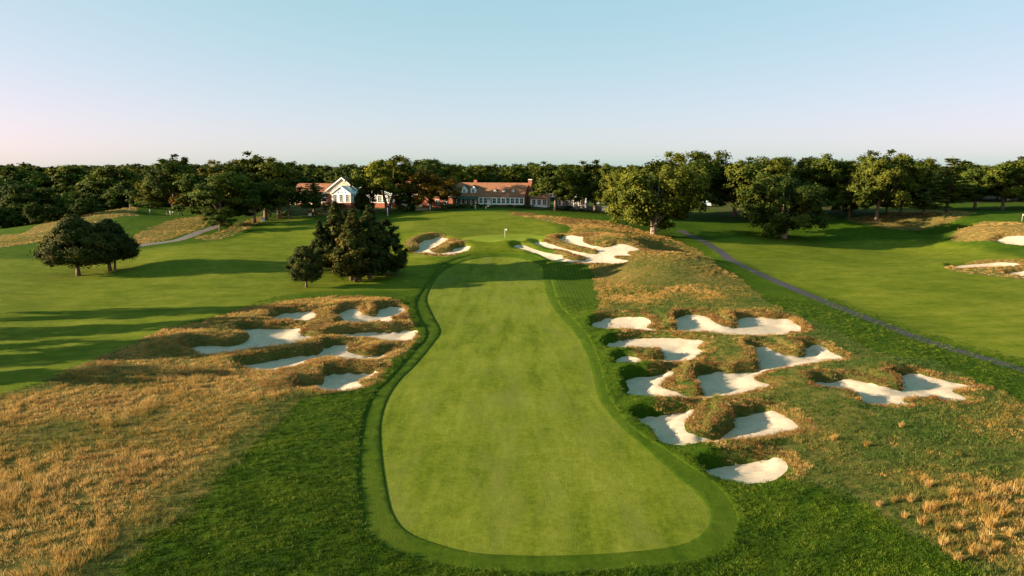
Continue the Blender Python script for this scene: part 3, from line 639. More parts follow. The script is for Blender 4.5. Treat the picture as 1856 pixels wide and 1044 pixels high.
tree('cedar0', 670, 146, 368, 64, 'cedar_tree', 'tall broad cedar right of the middle of the dark group', CG, rz=2.1)
tree('cedar3', 697, 150, 394, 64, 'cedar_tree', 'bushy round-topped cedar at the right end of the dark group', CG, (.9, .95, .9))
LG = 'oaks beside the left tee'
tree('oak0', 317, 256, 285, 78, 'oak_tree', 'tall oak behind the golfers on the left tee', LG, (.9, .95, .9))
tree('oak1', 284, 262, 320, 56, 'oak_tree', 'yellowish lower oak left of the tall one behind the tee', LG, (1.7, 1.35, .9))
tree('maple', 330, 250, 352, 24, 'maple_tree', 'small russet tree under the tall oak behind the tee', LG, (2.4, 1.1, .8))
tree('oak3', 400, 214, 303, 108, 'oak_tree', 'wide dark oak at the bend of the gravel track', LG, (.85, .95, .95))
tree('oak4', 397, 204, 376, 46, 'oak_tree', 'small low oak at the edge of the gravel track', LG, (.8, .9, .9))
tree('oak2', 428, 240, 291, 84, 'oak_tree', 'rusty brown-tinted oak behind the wide dark oak', LG, (1.5, 1.0, .8))
tree('oak0', 482, 232, 282, 90, 'oak_tree', 'tallest oak right of the left tee', LG, (1.0, .95, .85))
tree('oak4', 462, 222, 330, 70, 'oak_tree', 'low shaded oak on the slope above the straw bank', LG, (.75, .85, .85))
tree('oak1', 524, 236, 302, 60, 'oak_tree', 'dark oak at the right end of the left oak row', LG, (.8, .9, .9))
CH = 'trees round the clubhouse'
tree('pine1', 570, 249, 322, 46, 'pine_tree', 'loose pine in front of the clubhouse left wing', CH, (1.2, 1.05, .9))
tree('elm', 703, 243, 285, 98, 'elm_tree', 'tall yellow-green elm in front of the clubhouse', CH, (1.55, 1.35, .9))
tree('cedar3', 664, 247, 332, 34, 'cedar_tree', 'dark dense evergreen in front of the glass conservatory', CH, (.9, 1, .9))
tree('maple', 781, 240, 309, 76, 'maple_tree', 'russet autumn maple in front of the clubhouse gable', CH, (1.75, .85, .65))
tree('shrub1', 745, 243, 350, 46, 'shrub', 'dark rounded shrub left of the russet maple', CH, (.75, .8, .8), cat='shrub')
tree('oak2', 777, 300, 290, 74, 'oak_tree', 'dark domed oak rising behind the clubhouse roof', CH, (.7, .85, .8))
tree('oak0', 1006, 238, 298, 68, 'oak_tree', 'round oak on a thin trunk right of the clubhouse chimney', CH, (1.05, 1.05, .9))
RG = 'oaks along the ridge right of the green'
tree('oak1', 1078, 246, 293, 84, 'oak_tree', 'oak left of the big spreading oak on the ridge', RG, (1.1, 1.08, .9))
tree('oak4', 1120, 232, 300, 64, 'oak_tree', 'oak crown filling the gap just left of the big spreading oak', RG, (1.1, 1.05, .9))
tree('lowoak', 1184, 195, 288, 128, 'oak_tree', 'big spreading oak with forked pale trunks on the ridge', RG, (1.2, 1.12, .9))
tree('oak2', 1245, 244, 276, 92, 'oak_tree', 'tallest oak, just behind the big spreading oak', RG, (1.0, 1.02, .9))
FG = 'oaks beyond the cart path'
tree('oak0', 1330, 246, 292, 90, 'oak_tree', 'oak at the left end of the row beyond the cart path', FG, (1.0, 1.0, .85))
tree('oak3', 1372, 232, 289, 96, 'oak_tree', 'leaning oak with lit bare trunk beyond the cart path', FG, (1.05, 1.0, .85))
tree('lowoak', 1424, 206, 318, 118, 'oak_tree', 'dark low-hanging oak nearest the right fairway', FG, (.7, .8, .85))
tree('oak2', 1430, 250, 286, 92, 'oak_tree', 'oak directly behind the dark low-hanging one', FG, (.95, .95, .85))
tree('oak4', 1484, 252, 284, 84, 'oak_tree', 'oak right behind the dark low-hanging one, reaching higher', FG, (.9, .95, .85))
tree('oak1', 1540, 250, 278, 84, 'oak_tree', 'tall oak left of the straw-covered grove mound', FG, (1.0, 1.0, .85))
tree('oak4', 1538, 238, 334, 58, 'oak_tree', 'small round oak at the left foot of the grove mound', FG, (1.0, 1.0, .9))
tree('oak0', 1588, 230, 279, 84, 'oak_tree', 'oak with long shaded trunk in front of the grove mound', FG, (1.1, 1.0, .85))
tree('oak2', 1631, 238, 284, 76, 'oak_tree', 'oak with sunlit trunk in the middle of the grove mound', FG, (1.1, 1.1, .85))
tree('pine1', 1605, 247, 326, 36, 'pine_tree', 'young pine between the two oaks on the grove mound', FG)
tree('pine1', 1672, 232, 322, 60, 'pine_tree', 'short spreading pine left of the tall pine', FG, (.95, 1, 1))
tree('pine0', 1714, 240, 286, 62, 'pine_tree', 'tall layered pine right of the grove mound', FG, (1.25, 1.15, .9))
tree('pine0', 1674, 265, 287, 34, 'pine_tree', 'narrow dark pine top showing behind the grove', FG, (.7, .8, .8))
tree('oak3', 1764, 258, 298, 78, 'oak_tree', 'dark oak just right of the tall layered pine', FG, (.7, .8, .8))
tree('oak1', 1814, 252, 285, 84, 'oak_tree', 'sunlit oak near the right picture edge', FG, (1.05, 1.05, .85))
tree('oak0', 1862, 262, 296, 80, 'oak_tree', 'last oak cut off by the right picture edge', FG, (.8, .9, .85))
# woods that close the horizon: single trees, alike within each wood
ORD = ['first', 'second', 'third', 'fourth', 'fifth', 'sixth', 'seventh', 'eighth', 'ninth', 'tenth', 'eleventh', 'twelfth', 'thirteenth', 'fourteenth', 'fifteenth', 'sixteenth', 'seventeenth', 'eighteenth', 'nineteenth', 'twentieth', 'twenty-first', 'twenty-second', 'twenty-third', 'twenty-fourth']
def wood(n, px0, px1, Y0, Y1, t0, t1, w0, w1, label, group, cols, seed, name='oak_tree'):
    r = random.Random(seed)
    for i in range(n):
        px = px0 + (px1 - px0) * (i + r.uniform(.1, .9)) / n; Y = r.uniform(Y0, Y1); c = r.choice(cols); k = r.uniform(.85, 1.15)
        tree('wood%d' % r.randrange(3), px, Y, r.uniform(t0, t1), r.uniform(w0, w1) * 1.25, name, label + ', %s from the left' % ORD[i], group, tuple(q * k for q in c), rz=r.uniform(0, 6.28))
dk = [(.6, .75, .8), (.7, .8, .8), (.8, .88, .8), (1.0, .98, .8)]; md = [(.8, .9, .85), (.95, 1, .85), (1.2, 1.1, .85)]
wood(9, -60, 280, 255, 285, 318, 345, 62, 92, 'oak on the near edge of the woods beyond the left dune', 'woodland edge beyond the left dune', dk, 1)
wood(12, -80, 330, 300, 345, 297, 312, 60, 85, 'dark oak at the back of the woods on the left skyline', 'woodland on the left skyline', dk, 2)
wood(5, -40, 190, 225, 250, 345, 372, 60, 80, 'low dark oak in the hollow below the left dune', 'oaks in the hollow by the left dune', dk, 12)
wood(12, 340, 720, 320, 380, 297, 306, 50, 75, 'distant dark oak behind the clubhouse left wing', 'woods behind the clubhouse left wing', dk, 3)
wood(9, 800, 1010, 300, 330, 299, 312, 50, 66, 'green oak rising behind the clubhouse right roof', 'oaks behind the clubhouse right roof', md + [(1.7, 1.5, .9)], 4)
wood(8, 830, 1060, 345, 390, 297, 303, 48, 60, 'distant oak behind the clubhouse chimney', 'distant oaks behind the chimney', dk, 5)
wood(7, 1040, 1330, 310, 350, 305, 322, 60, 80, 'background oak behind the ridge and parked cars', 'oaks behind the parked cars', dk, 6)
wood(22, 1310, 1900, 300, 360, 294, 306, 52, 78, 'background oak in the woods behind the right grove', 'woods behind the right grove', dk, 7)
def distant_woods():
    n = 900; x = rng.uniform(-900, 900, n); y = rng.uniform(420, 900, n); k = (np.abs(x) < y * .95 + 40); x, y = x[k], y[k]
    scatter('distant_woods', 'far-off woods closing the horizon behind all the trees', np.stack([x, y, ground_z(x, y) - .5], 1), rng.uniform(.6, 1.08, len(x)), rng.random(len(x)), rng.integers(0, 3, len(x)), [PROTO['wood%d' % i][1] for i in range(3)], .03)
# trees just left of the picture whose shadows cross the left turf
for i, (x, y, H, W) in enumerate([(-99, 107, 16, 6.5), (-94, 96.5, 15, 6.5), (-86, 85, 13.5, 11), (-77, 73, 10, 6)]):
    tree('oak%d' % i, 0, y, 0, 0, 'oak_tree', 'oak outside the left picture edge, shading the turf, %s from the front' % ORD[3 - i], 'oaks left of the picture', (1, 1, 1), x=x, H=H, W=W)

# ------------------------------------------------------------------ tall grass and rough
def blade_mesh(name, m, n, hgt, rad, width, lean, seed, droop=.5, seg=2):
    r = np.random.default_rng(seed); V = []; F = []
    for i in range(n):
        a = r.random() * 6.283; q = rad * math.sqrt(r.random()); x, y = math.cos(a) * q, math.sin(a) * q
        d = np.array([math.cos(a) * .6 + r.normal() * .5 + lean, math.sin(a) * .6 + r.normal() * .5]); L = np.hypot(*d) + 1e-6
        h = hgt * r.uniform(.55, 1.1); out = d / L * h * r.uniform(.15, .6) * min(1.2, L)
        w = width * r.uniform(.7, 1.3); t = np.array([-d[1], d[0]]) / L * w; b = len(V)
        for s in range(seg):
            f = s / seg; g = f ** 1.6
            V += [(x + out[0] * g - t[0] * (1 - f * .5), y + out[1] * g - t[1] * (1 - f * .5), h * (f - droop * .35 * f * f) - .03), (x + out[0] * g + t[0] * (1 - f * .5), y + out[1] * g + t[1] * (1 - f * .5), h * (f - droop * .35 * f * f) - .03)]
        V.append((x + out[0], y + out[1], h * (1 - droop * .35) - .03))
        for s in range(seg - 1): k = b + 2 * s; F += [(k, k + 1, k + 3), (k, k + 3, k + 2)]
        k = b + 2 * (seg - 1); F.append((k, k + 1, k + 2))
    return mesh_np(name, V, F, m)
def grass_mat(name, stops, src='INSTANCER'):
    m, t, b = mat(name)
    v = attr(t, 'tint', src) if src == 'INSTANCER' else N(t, 'ShaderNodeObjectInfo').outputs['Random']
    if src != 'INSTANCER': v = math_(t, 'ADD', math_(t, 'MULTIPLY', v, .3), .5)
    c = ramp(t, v, stops); t.links.new(c, b.inputs['Base Color']); b.inputs['Roughness'].default_value = .7; b.inputs['Specular IOR Level'].default_value = .15
    tr = N(t, 'ShaderNodeBsdfTranslucent'); t.links.new(c, tr.inputs[0]); mx = N(t, 'ShaderNodeMixShader'); mx.inputs[0].default_value = .35
    t.links.new(b.outputs[0], mx.inputs[1]); t.links.new(tr.outputs[0], mx.inputs[2]); t.links.new(mx.outputs[0], t.nodes['Material Output'].inputs[0])
    return m
FST = [(0, (.045, .095, .014)), (.25, (.085, .12, .02)), (.42, (.17, .15, .035)), (.58, (.37, .215, .052)), (.74, (.50, .33, .11)), (.86, (.36, .20, .065)), (1.0, (.20, .10, .034))]
M['fescue'] = grass_mat('fescue_blades', FST)
M['tuft'] = grass_mat('straw_tuft_blades', FST, 'OBJECT')
M['roughb'] = grass_mat('rough_blades', [(0, (.022, .054, .003)), (.5, (.056, .102, .005)), (1, (.125, .165, .012))])
def scatter(name, label, pts, scl, tint, pid, protos, tilt=.15):
    n = len(pts); me = bpy.data.meshes.new(name); me.vertices.add(n); me.vertices.foreach_set('co', np.asarray(pts, np.float32).ravel())
    rot = np.stack([rng.normal(size=n) * tilt, rng.normal(size=n) * tilt, rng.random(n) * 6.283], 1)
    fattr(me, 'tint', tint.astype(np.float32)); fattr(me, 'rot', rot.astype(np.float32), 'FLOAT_VECTOR'); fattr(me, 'scl', scl.astype(np.float32)); fattr(me, 'pid', pid.astype(np.int32), 'INT')
    o = link(bpy.data.objects.new(name, me)); tag(o, label, None, None, 'stuff')
    col = bpy.data.collections.new(name + '_blades')
    for i, p in enumerate(protos): ob = bpy.data.objects.new('blades_%d' % i, p); col.objects.link(ob)
    g = bpy.data.node_groups.new(name, 'GeometryNodeTree')
    g.interface.new_socket('Geometry', in_out='INPUT', socket_type='NodeSocketGeometry'); g.interface.new_socket('Geometry', in_out='OUTPUT', socket_type='NodeSocketGeometry')
    gi = g.nodes.new('NodeGroupInput'); go = g.nodes.new('NodeGroupOutput'); ip = g.nodes.new('GeometryNodeInstanceOnPoints'); ci = g.nodes.new('GeometryNodeCollectionInfo')
    ci.inputs['Collection'].default_value = col; ci.inputs['Separate Children'].default_value = True; ci.inputs['Reset Children'].default_value = True
    ip.inputs['Pick Instance'].default_value = True
    def na(nm, ty): a = g.nodes.new('GeometryNodeInputNamedAttribute'); a.data_type = ty; a.inputs['Name'].default_value = nm; return a.outputs['Attribute']
    L = g.links.new
    L(gi.outputs[0], ip.inputs['Points']); L(ci.outputs[0], ip.inputs['Instance']); L(na('pid', 'INT'), ip.inputs['Instance Index'])
    er = g.nodes.new('FunctionNodeEulerToRotation'); L(na('rot', 'FLOAT_VECTOR'), er.inputs[0]); L(er.outputs[0], ip.inputs['Rotation'])
    L(na('scl', 'FLOAT'), ip.inputs['Scale']); L(ip.outputs[0], go.inputs[0])
    md_ = o.modifiers.new('grass', 'NODES'); md_.node_group = g
    return o
distant_woods()
FB = [blade_mesh('fescue_blades', M['fescue'], 34, .62, .34, .011, .35, 100 + i) for i in range(4)] + \
     [blade_mesh('fescue_mat', M['fescue'], 30, .28, .42, .014, .5, 110 + i, .8) for i in range(3)]
FBF = [blade_mesh('fescue_far', M['fescue'], 22, .6, .75, .035, .35, 120 + i) for i in range(3)]
def inside_any(x, y, d=.12):
    m = np.zeros(x.shape, bool)
    for p in bunk.values(): m |= p.sd(x, y, 2.0) < d
    return m
def in_frame(x, y, z, mar=.08):
    dy = y * CP + (CAM_H - z) * SP; u = x / dy; v = (y * SP - (CAM_H - z) * CP) / dy
    return (dy > 5) & (np.abs(u) < .75 + mar) & (v > -.422 - mar)
def fes_points(keys, dens, zlim=None):
    X = []; Y = []
    for k in keys:
        p = fesc[k]; lo = np.maximum(p.lo, (-190, 24)); hi = np.minimum(p.hi, (170, 270)); A = (hi - lo).prod()
        n = int(A * dens); x = rng.uniform(lo[0], hi[0], n); y = rng.uniform(lo[1], hi[1], n)
        keep = rng.random(n) < np.clip(75 / np.hypot(x, y), .1, 1) ** 1.1
        x, y = x[keep], y[keep]; k2 = p.sd(x, y, 1.5) + .9 * vnoise(x, y, 1.7) < -.15; X.append(x[k2]); Y.append(y[k2])
    x = np.concatenate(X); y = np.concatenate(Y)
    k = in_frame(x, y, 0 * x) & ~inside_any(x, y) & (path.sd(x, y, 3.) > .4) & (path2.sd(x, y, 3.) > .4) & (cut.sd(x, y, 3.) > .3)
    return x[k], y[k]
def fes_tint(x, y, kind):
    n1 = vnoise(x, y, 13, 7, ox=1); n2 = vnoise(x, y, 3.2, ox=2); r = rng.normal(size=len(x))
    if kind == 'left': t = .56 + .6 * n1 + .28 * n2 + .08 * r + .15 * sstep(58, 76, y) - .36 * sstep(-4.5, -.5, fesc['left'].sd(x, y, 8.0)) * sstep(80, 70, y) * (.6 + 1.2 * np.clip(n1 + .4, 0, 1))
    elif kind == 'right': t = .26 + .85 * n1 + .42 * n2 + .10 * r + .30 * sstep(118, 140, y) + .2 * sstep(160, 185, y) + .25 * sstep(22, 40, x) * sstep(62, 50, y)
    else: t = .68 + .35 * n1 + .22 * n2 + .06 * r
    t = np.clip(t, .02, 1)
    d = np.full(x.shape, 5.)
    for p in bunk.values(): d = np.minimum(d, p.sd(x, y, 5.0))
    lip = sstep(2.4, .3, d) * (rng.random(len(x)) < .8)
    return np.where(lip > .3, np.clip(.95 + .45 * n2 + .12 * r, .2, 1), t), d
def lip_points(keys, per=7.0):
    X = []; Y = []
    for k in keys:
        p = bunk[k]; q = p.P; n = int(np.hypot(*(np.roll(q, -1, 0) - q).T).sum() * per); i = rng.integers(0, len(q), n); off = np.abs(rng.normal(size=n)) * .45 + .1
        o1 = p.offset(1.0) - q; pos = q[i] + o1[i] * off[:, None] + rng.normal(size=(n, 2)) * .15
        ins = np.zeros(n, bool)
        for f in fesc.values(): ins |= f.sd(pos[:, 0], pos[:, 1], 2.0) < -.1
        pos = pos[ins]; X.append(pos[:, 0]); Y.append(pos[:, 1])
    x = np.concatenate(X); y = np.concatenate(Y); k = ~inside_any(x, y, .06); return x[k], y[k]
def fescue(name, label, keys, kind, dens, lips):
    x, y = fes_points(keys, dens); xl, yl = lip_points(lips) if lips else (np.zeros(0), np.zeros(0))
    nl = len(xl); x = np.concatenate([x, xl]); y = np.concatenate([y, yl])
    t, d = fes_tint(x, y, kind); z = ground_z(x, y)
    tall = np.clip(.55 + 1.1 * vnoise(x, y, 6, ox=5) + .25 * rng.normal(size=len(x)), .25, 1.35)
    tall = np.where(y > 62, tall * .72, tall); tall = np.where(t < .35, tall * .6, tall); tall = np.where(d < 1.4, np.clip(tall, .3, .7) * .8, tall)
    near = np.hypot(x, y) < 105
    pid = np.where(tall > .62, rng.integers(0, 4, len(x)), rng.integers(4, 7, len(x)))
    pid = np.where(near, pid, rng.integers(7, 10, len(x)))
    scl = np.where(pid > 6, .3 + .6 * tall, np.where(pid > 3, .7 + .6 * rng.random(len(x)), .4 + .7 * tall))
    scatter(name, label, np.stack([x, y, z], 1), scl, t, pid, FB + FBF)
    return len(x)
nfe = [fescue('fescue_grass', 'tall golden fescue grass covering the mound left of the fairway', ['left'], 'left', 5.5, ['L1', 'L2', 'L3', 'L4', 'L5']),
 fescue('fescue_grass', 'green and straw fescue grass round the right bunkers and ridge', ['right', 'lip'], 'right', 5.0, ['R1', 'R2', 'R3', 'R4', 'R5', 'R6', 'GL', 'GR']),
 fescue('fescue_grass', 'tawny fescue grass on the far dunes and banks', ['dune', 'bank', 'slope', 'farbank', 'fartrap', 'grove'], 'far', 2.2, ['FA', 'FB', 'FC'])]
RB = [blade_mesh('rough_blades', M['roughb'], 40, .17, .30, .013, .5, 130 + i, .7) for i in range(4)]
def rough():
    n = 260000; x = rng.uniform(-85, 85, n); y = rng.uniform(28, 125, n)
    k = rng.random(n) < np.clip((46 / np.hypot(x, y)) ** 1.8, 0, 1); x, y = x[k], y[k]
    k = in_frame(x, y, 0 * x) & (cut.sd(x, y, 3.) > .12) & ~inside_any(x, y, .25); x, y = x[k], y[k]
    for p in fesc.values(): k = p.sd(x, y, 2.0) > -.4; x, y = x[k], y[k]
    k = np.ones(len(x), bool)
    for p in short.values(): k &= p.sd(x, y, 6.0) > -1
    x, y = x[k], y[k]
    u_ = x * .8 + y * .6; v_ = -x * .6 + y * .8
    t = np.clip(.46 + .95 * vnoise(u_, v_, 2.6, .7, ox=6) + .35 * vnoise(x, y, 9) + .16 * rng.normal(size=len(x)), 0, 1)
    scatter('rough_grass', 'thick dark green rough grass round the fairway', np.stack([x, y, ground_z(x, y) - .01], 1), .7 + .6 * rng.random(len(x)), t, rng.integers(0, 4, len(x)), RB, .2)
    return len(x)
nro = rough()
print('instances', nfe, nro)
# ------------------------------------------------------------------ clubhouse
M['white'] = plain('white_paint', (.84, .82, .76), .6, .06, .8)
M['brick'] = plain('red_brick', (.30, .10, .055), .9, .3, 2.5, bmp=.3)
M['shingle'] = plain('brown_shingle', (.22, .095, .05), .9, .28, 1.3, bmp=.5)
M['dshingle'] = plain('dark_shingle', (.075, .055, .045), .9, .3, 1.3, bmp=.5)
M['stucco'] = plain('tan_stucco', (.46, .38, .26), .9, .3, 2.2, bmp=.4)
M['timber'] = plain('dark_timber', (.10, .065, .045), .8, .2)
M['glass'] = plain('window_glass', (.02, .025, .03), .08, .1, spec=.6)
M['rglass'] = plain('roof_glass', (.22, .26, .30), .15, .15, spec=.6)
M['awning'] = plain('green_awning', (.015, .06, .04), .8, .15)
M['greyw'] = plain('grey_wall', (.28, .29, .30), .85, .12)
M['stone'] = plain('field_stone', (.40, .32, .22), .9, .35, 3.0, bmp=.6)
M['black'] = plain('black_paint', (.02, .02, .022), .5, .1)
M['flagr'] = plain('flag_red', (.5, .06, .06), .7, .1)
M['flagb'] = plain('flag_blue', (.04, .06, .2), .7, .1)
M['wood'] = plain('weathered_wood', (.36, .26, .16), .85, .2)
M['bluew'] = plain('pale_blue_sign', (.5, .6, .75), .6, .1)
M['rubber'] = plain('rubber', (.025, .025, .025), .85, .1)
ANG = math.radians(-15)
c0 = at_depth(950, 376, 252.0); CZ = max(gz(float(c0[0]), 254.0), 9.3)
club = empty('clubhouse', (float(c0[0]), 252.0, CZ), ANG)
tag(club, 'long brick and white clubhouse with brown shingle roofs and gabled wings', 'clubhouse')
def cb(name, m, *boxes, parent=None):
    mb = MB()
    for q in boxes: mb.box(*q)
    return mb.build(name, m, parent or club)
_wm = {}
def window(cx, y, z0, wd, h, nx=2, nz=2, parent=None):
    """white frame with glazing bars standing proud of the wall, dark pane behind it"""
    k = (wd, h, nx, nz)
    if k not in _wm:
        f = MB(); t = .11
        f.box(-wd/2, -wd/2 + t, -.09, .03, 0, h).box(wd/2 - t, wd/2, -.09, .03, 0, h).box(-wd/2 + t, wd/2 - t, -.09, .03, 0, t).box(-wd/2 + t, wd/2 - t, -.09, .03, h - t, h)
        for i in range(1, nx): x = -wd/2 + wd * i / nx; f.box(x - .035, x + .035, -.07, .02, t, h - t)
        for i in range(1, nz): z = h * i / nz; f.box(-wd/2 + t, wd/2 - t, -.06, .01, z - .035, z + .035)
        _wm[k] = (f.mesh('window', M['white']), MB().box(-wd/2 + .05, wd/2 - .05, -.03, -.012, .05, h - .05).mesh('pane', M['glass']))
    o = bpy.data.objects.new('window', _wm[k][0]); o.location = (cx, y, z0); link(o, parent or club)
    link(bpy.data.objects.new('pane', _wm[k][1]), o); return o
def roof_x(x0, x1, y0, y1, ze, zr, m='shingle', over=.45, name='roof'):
    ym = (y0 + y1) / 2; sl = (zr - ze) / (ym - y0); a = over
    pr = [(y0 - a, ze - a * sl), (ym, zr), (y1 + a, ze - a * sl), (y1 + a, ze - a * sl + .22), (ym, zr + .26), (y0 - a, ze - a * sl + .22)]
    return MB().extr(pr, 'x', x0 - .3, x1 + .3).build(name, M[m], club)
def roof_y(x0, x1, y0, y1, ze, zr, m='shingle', over=.45, name='roof', front=.5):
    xm = (x0 + x1) / 2; sl = (zr - ze) / (xm - x0); a = over
    pr = [(x0 - a, ze - a * sl), (xm, zr), (x1 + a, ze - a * sl), (x1 + a, ze - a * sl + .22), (xm, zr + .26), (x0 - a, ze - a * sl + .22)]
    return MB().extr(pr, 'y', y0 - front, y1).build(name, M[m], club)
def gable_wall_y(x0, x1, y0, y1, z0, ze, zr, m, name='wall'):
    return MB().extr([(x0, z0), (x1, z0), (x1, ze), ((x0 + x1) / 2, zr - .03), (x0, ze)], 'y', y0, y1).build(name, M[m], club)
def gable_wall_x(x0, x1, y0, y1, z0, ze, zr, m, name='wall'):
    return MB().extr([(y0, z0), (y1, z0), (y1, ze), ((y0 + y1) / 2, zr - .03), (y0, ze)], 'x', x0, x1).build(name, M[m], club)
def barge(x0, x1, y, ze, zr, over=.45):
    xm = (x0 + x1) / 2; sl = (zr - ze) / (xm - x0); a = over + .03; t = .42
    e = (ze - a * sl)
    pr = [(x0 - a, e - .1), (xm, zr - .08), (x1 + a, e - .1), (x1 + a, e - .1 + t), (xm, zr + t), (x0 - a, e - .1 + t)]
    return MB().extr(pr, 'y', y - .62, y - .5).build('bargeboard', M['white'], club)
def dormer(cx, y, z0, wd, h, depth=2.6, m='shingle'):
    """small gabled dormer: white front and cheeks, window, roof"""
    d = MB().extr([(cx - wd/2, z0), (cx + wd/2, z0), (cx + wd/2, z0 + h * .62), (cx, z0 + h), (cx - wd/2, z0 + h * .62)], 'y', y, y + depth).build('dormer', M['white'], club)
    sl = (h * .38) / (wd / 2); a = .16
    pr = [(cx - wd/2 - a, z0 + h * .62 - a * sl + .02), (cx, z0 + h + .02), (cx + wd/2 + a, z0 + h * .62 - a * sl + .02), (cx + wd/2 + a, z0 + h * .62 - a * sl + .14), (cx, z0 + h + .16), (cx - wd/2 - a, z0 + h * .62 - a * sl + .14)]
    MB().extr(pr, 'y', y - .14, y + depth).build('dormer_roof', M[m], d)
    window(cx, y - .02, z0 + .25, wd * .5, h * .45, 2, 2, d)
# right wing
gable_wall_x(-27, 0, 0, 11, -2, 3.7, 8.2, 'brick')
cb('plinth', M['brick'], (-17.6, .12, -.25, -.02, -2, .55))
cb('wall', M['white'], (-17.6, .1, -.16, -.03, .56, .95), (-17.6, .1, -.16, -.03, 3.0, 3.62), *[(-17.6 + i * 1.735 - .0, -17.6 + i * 1.735 + .34, -.2, -.03, .95, 3.0) for i in range(11)])
for i in range(10):
    if i in (2,): continue
    window(-17.6 + (i + .5) * 1.735 + .17, -.05, .95, 1.38, 2.05, 2, 2)
door = cb('door', M['white'], (-13.9, -12.7, -.3, -.205, -.2, 2.6)); MB().extr([(-14.4, 2.62), (-12.2, 2.62), (-13.3, 3.5)], 'y', -1.2, -.21).build('pediment', M['stucco'], door); cb('handle', M['black'], (-12.95, -12.88, -.36, -.301, .95, 1.1), parent=door)
roof_x(-27, 0, 0, 11, 3.7, 8.2)
cb('bargeboard', M['white'], (.32, .4, 5.4, 5.6, 7.2, 8.5))
for cx in (-23.4, -19.9): dormer(cx, 1.0, 4.55, 2.1, 2.9, 3.0, 'dshingle')
for cx in (-11.6, -8.1, -4.6): dormer(cx, 1.5, 5.05, 1.1, 1.15, 1.4)
ch = cb('chimney', M['brick'], (.45, 1.75, 4.6, 6.3, -1, 9.6)); cb('chimney_cap', M['white'], (.35, 1.85, 4.5, 6.4, 9.61, 9.8), parent=ch)
cb('chimney', M['brick'], (-21.2, -20.0, 5.6, 6.8, 7.5, 9.4))
# porch with green awning between wing and gable
cb('porch_floor', M['stone'], (-25.9, -17.7, -2.4, -.26, -1.5, .25))
for i in range(5): cb('porch_post', M['white'], (-25.6 + i * 1.9, -25.4 + i * 1.9, -2.3, -2.1, .251, 2.5))
MB().extr([(-2.7, 2.5), (-.05, 3.4), (-.05, 3.55), (-2.7, 2.65)], 'x', -25.95, -17.75).build('awning', M['awning'], club)
for i in range(3): window(-24.6 + i * 2.4, -.05, .6, 1.5, 1.9)
# half-timbered gable
gable_wall_y(-38, -26, -5, 9, -2, 5.0, 9.7, 'brick')
gable_wall_y(-37.9, -26.1, -5.12, -5.01, 3.1, 5.0, 9.6, 'stucco', 'gable_panel')
roof_y(-38, -26, -5, 9, 5.0, 9.7, 'dshingle'); barge(-38, -26, -5, 5.0, 9.7)
for i in range(7): x = -37.2 + i * 1.73; cb('timber', M['timber'], (x - .09, x + .09, -5.2, -5.125, 3.15, min(4.9 + (5.6 - abs(x + 32)) * .75, 9)))
cb('timber', M['timber'], (-37.85, -26.15, -5.22, -5.205, 3.1, 3.3))
for cx in (-35, -32, -29): window(cx, -5.14, 3.6, 1.3, 1.6, 3, 3); window(cx, -5.03, .5, 1.4, 1.9, 2, 3)
# middle block
gable_wall_x(-66, -38.05, 0, 10, -2, 5.0, 8.6, 'white'); roof_x(-65.9, -38.4, 0, 10, 5.0, 8.6)
for i in range(8): window(-41 - i * 2.2, -.05, .6, 1.4, 2.0); window(-41 - i * 2.2, -.05, 3.0, 1.3, 1.5)
for cx in (-44, -49, -54): dormer(cx, 1.1, 5.6, 1.7, 2.0, 2.4)
cb('chimney', M['brick'], (-47.5, -46.2, 4.4, 5.6, 7.4, 10.6))
# glass conservatory
cb('plinth', M['brick'], (-74.1, -49.9, -6.15, -.02, -2, .85))
cb('conservatory_wall', M['white'], (-66, -50, -6, -.05, .86, 4.1))
for i in range(8): window(-65 + i * 2.0, -6.02, 1.05, 1.5, 2.6, 2, 4)
def glass_roof(x0, x1, y0, y1, ze, zr, nb):
    ym = y1; o = MB().extr([(y0 - .3, ze - .1), (y1, zr - .12), (y1, zr - .3), (y0 - .3, ze - .3)], 'x', x0, x1).build('glass_roof', M['rglass'], club)
    for i in range(nb + 1):
        x = x0 + (x1 - x0) * i / nb
        MB().extr([(y0 - .35, ze - .098), (y1, zr - .118), (y1, zr + .02), (y0 - .35, ze + .04)], 'x', x - .14, x + .14).build('roof_bar', M['white'], o)
glass_roof(-65.6, -50, -6, -.05, 4.2, 6.6, 18)
gable_wall_y(-74, -66.05, -8, 0, .86, 4.3, 6.9, 'white', 'conservatory_wall')
cb('plinth', M['brick'], (-74.15, -65.9, -8.15, -6.2, -2, .85))
roof_y(-74, -66.05, -8, 0, 4.3, 6.9, 'rglass', .3, 'glass_roof', .3); barge(-74, -66.05, -7.75, 4.3, 6.9, .3)
for cx in (-72.6, -70.0, -67.4): window(cx, -8.02, 1.1, 1.5, 2.9, 2, 4)
for i in range(5): cb('roof_bar', M['white'], (-73.0 + i * 1.5, -72.75 + i * 1.5, -8.2, -8.1, 4.4, 5.2))
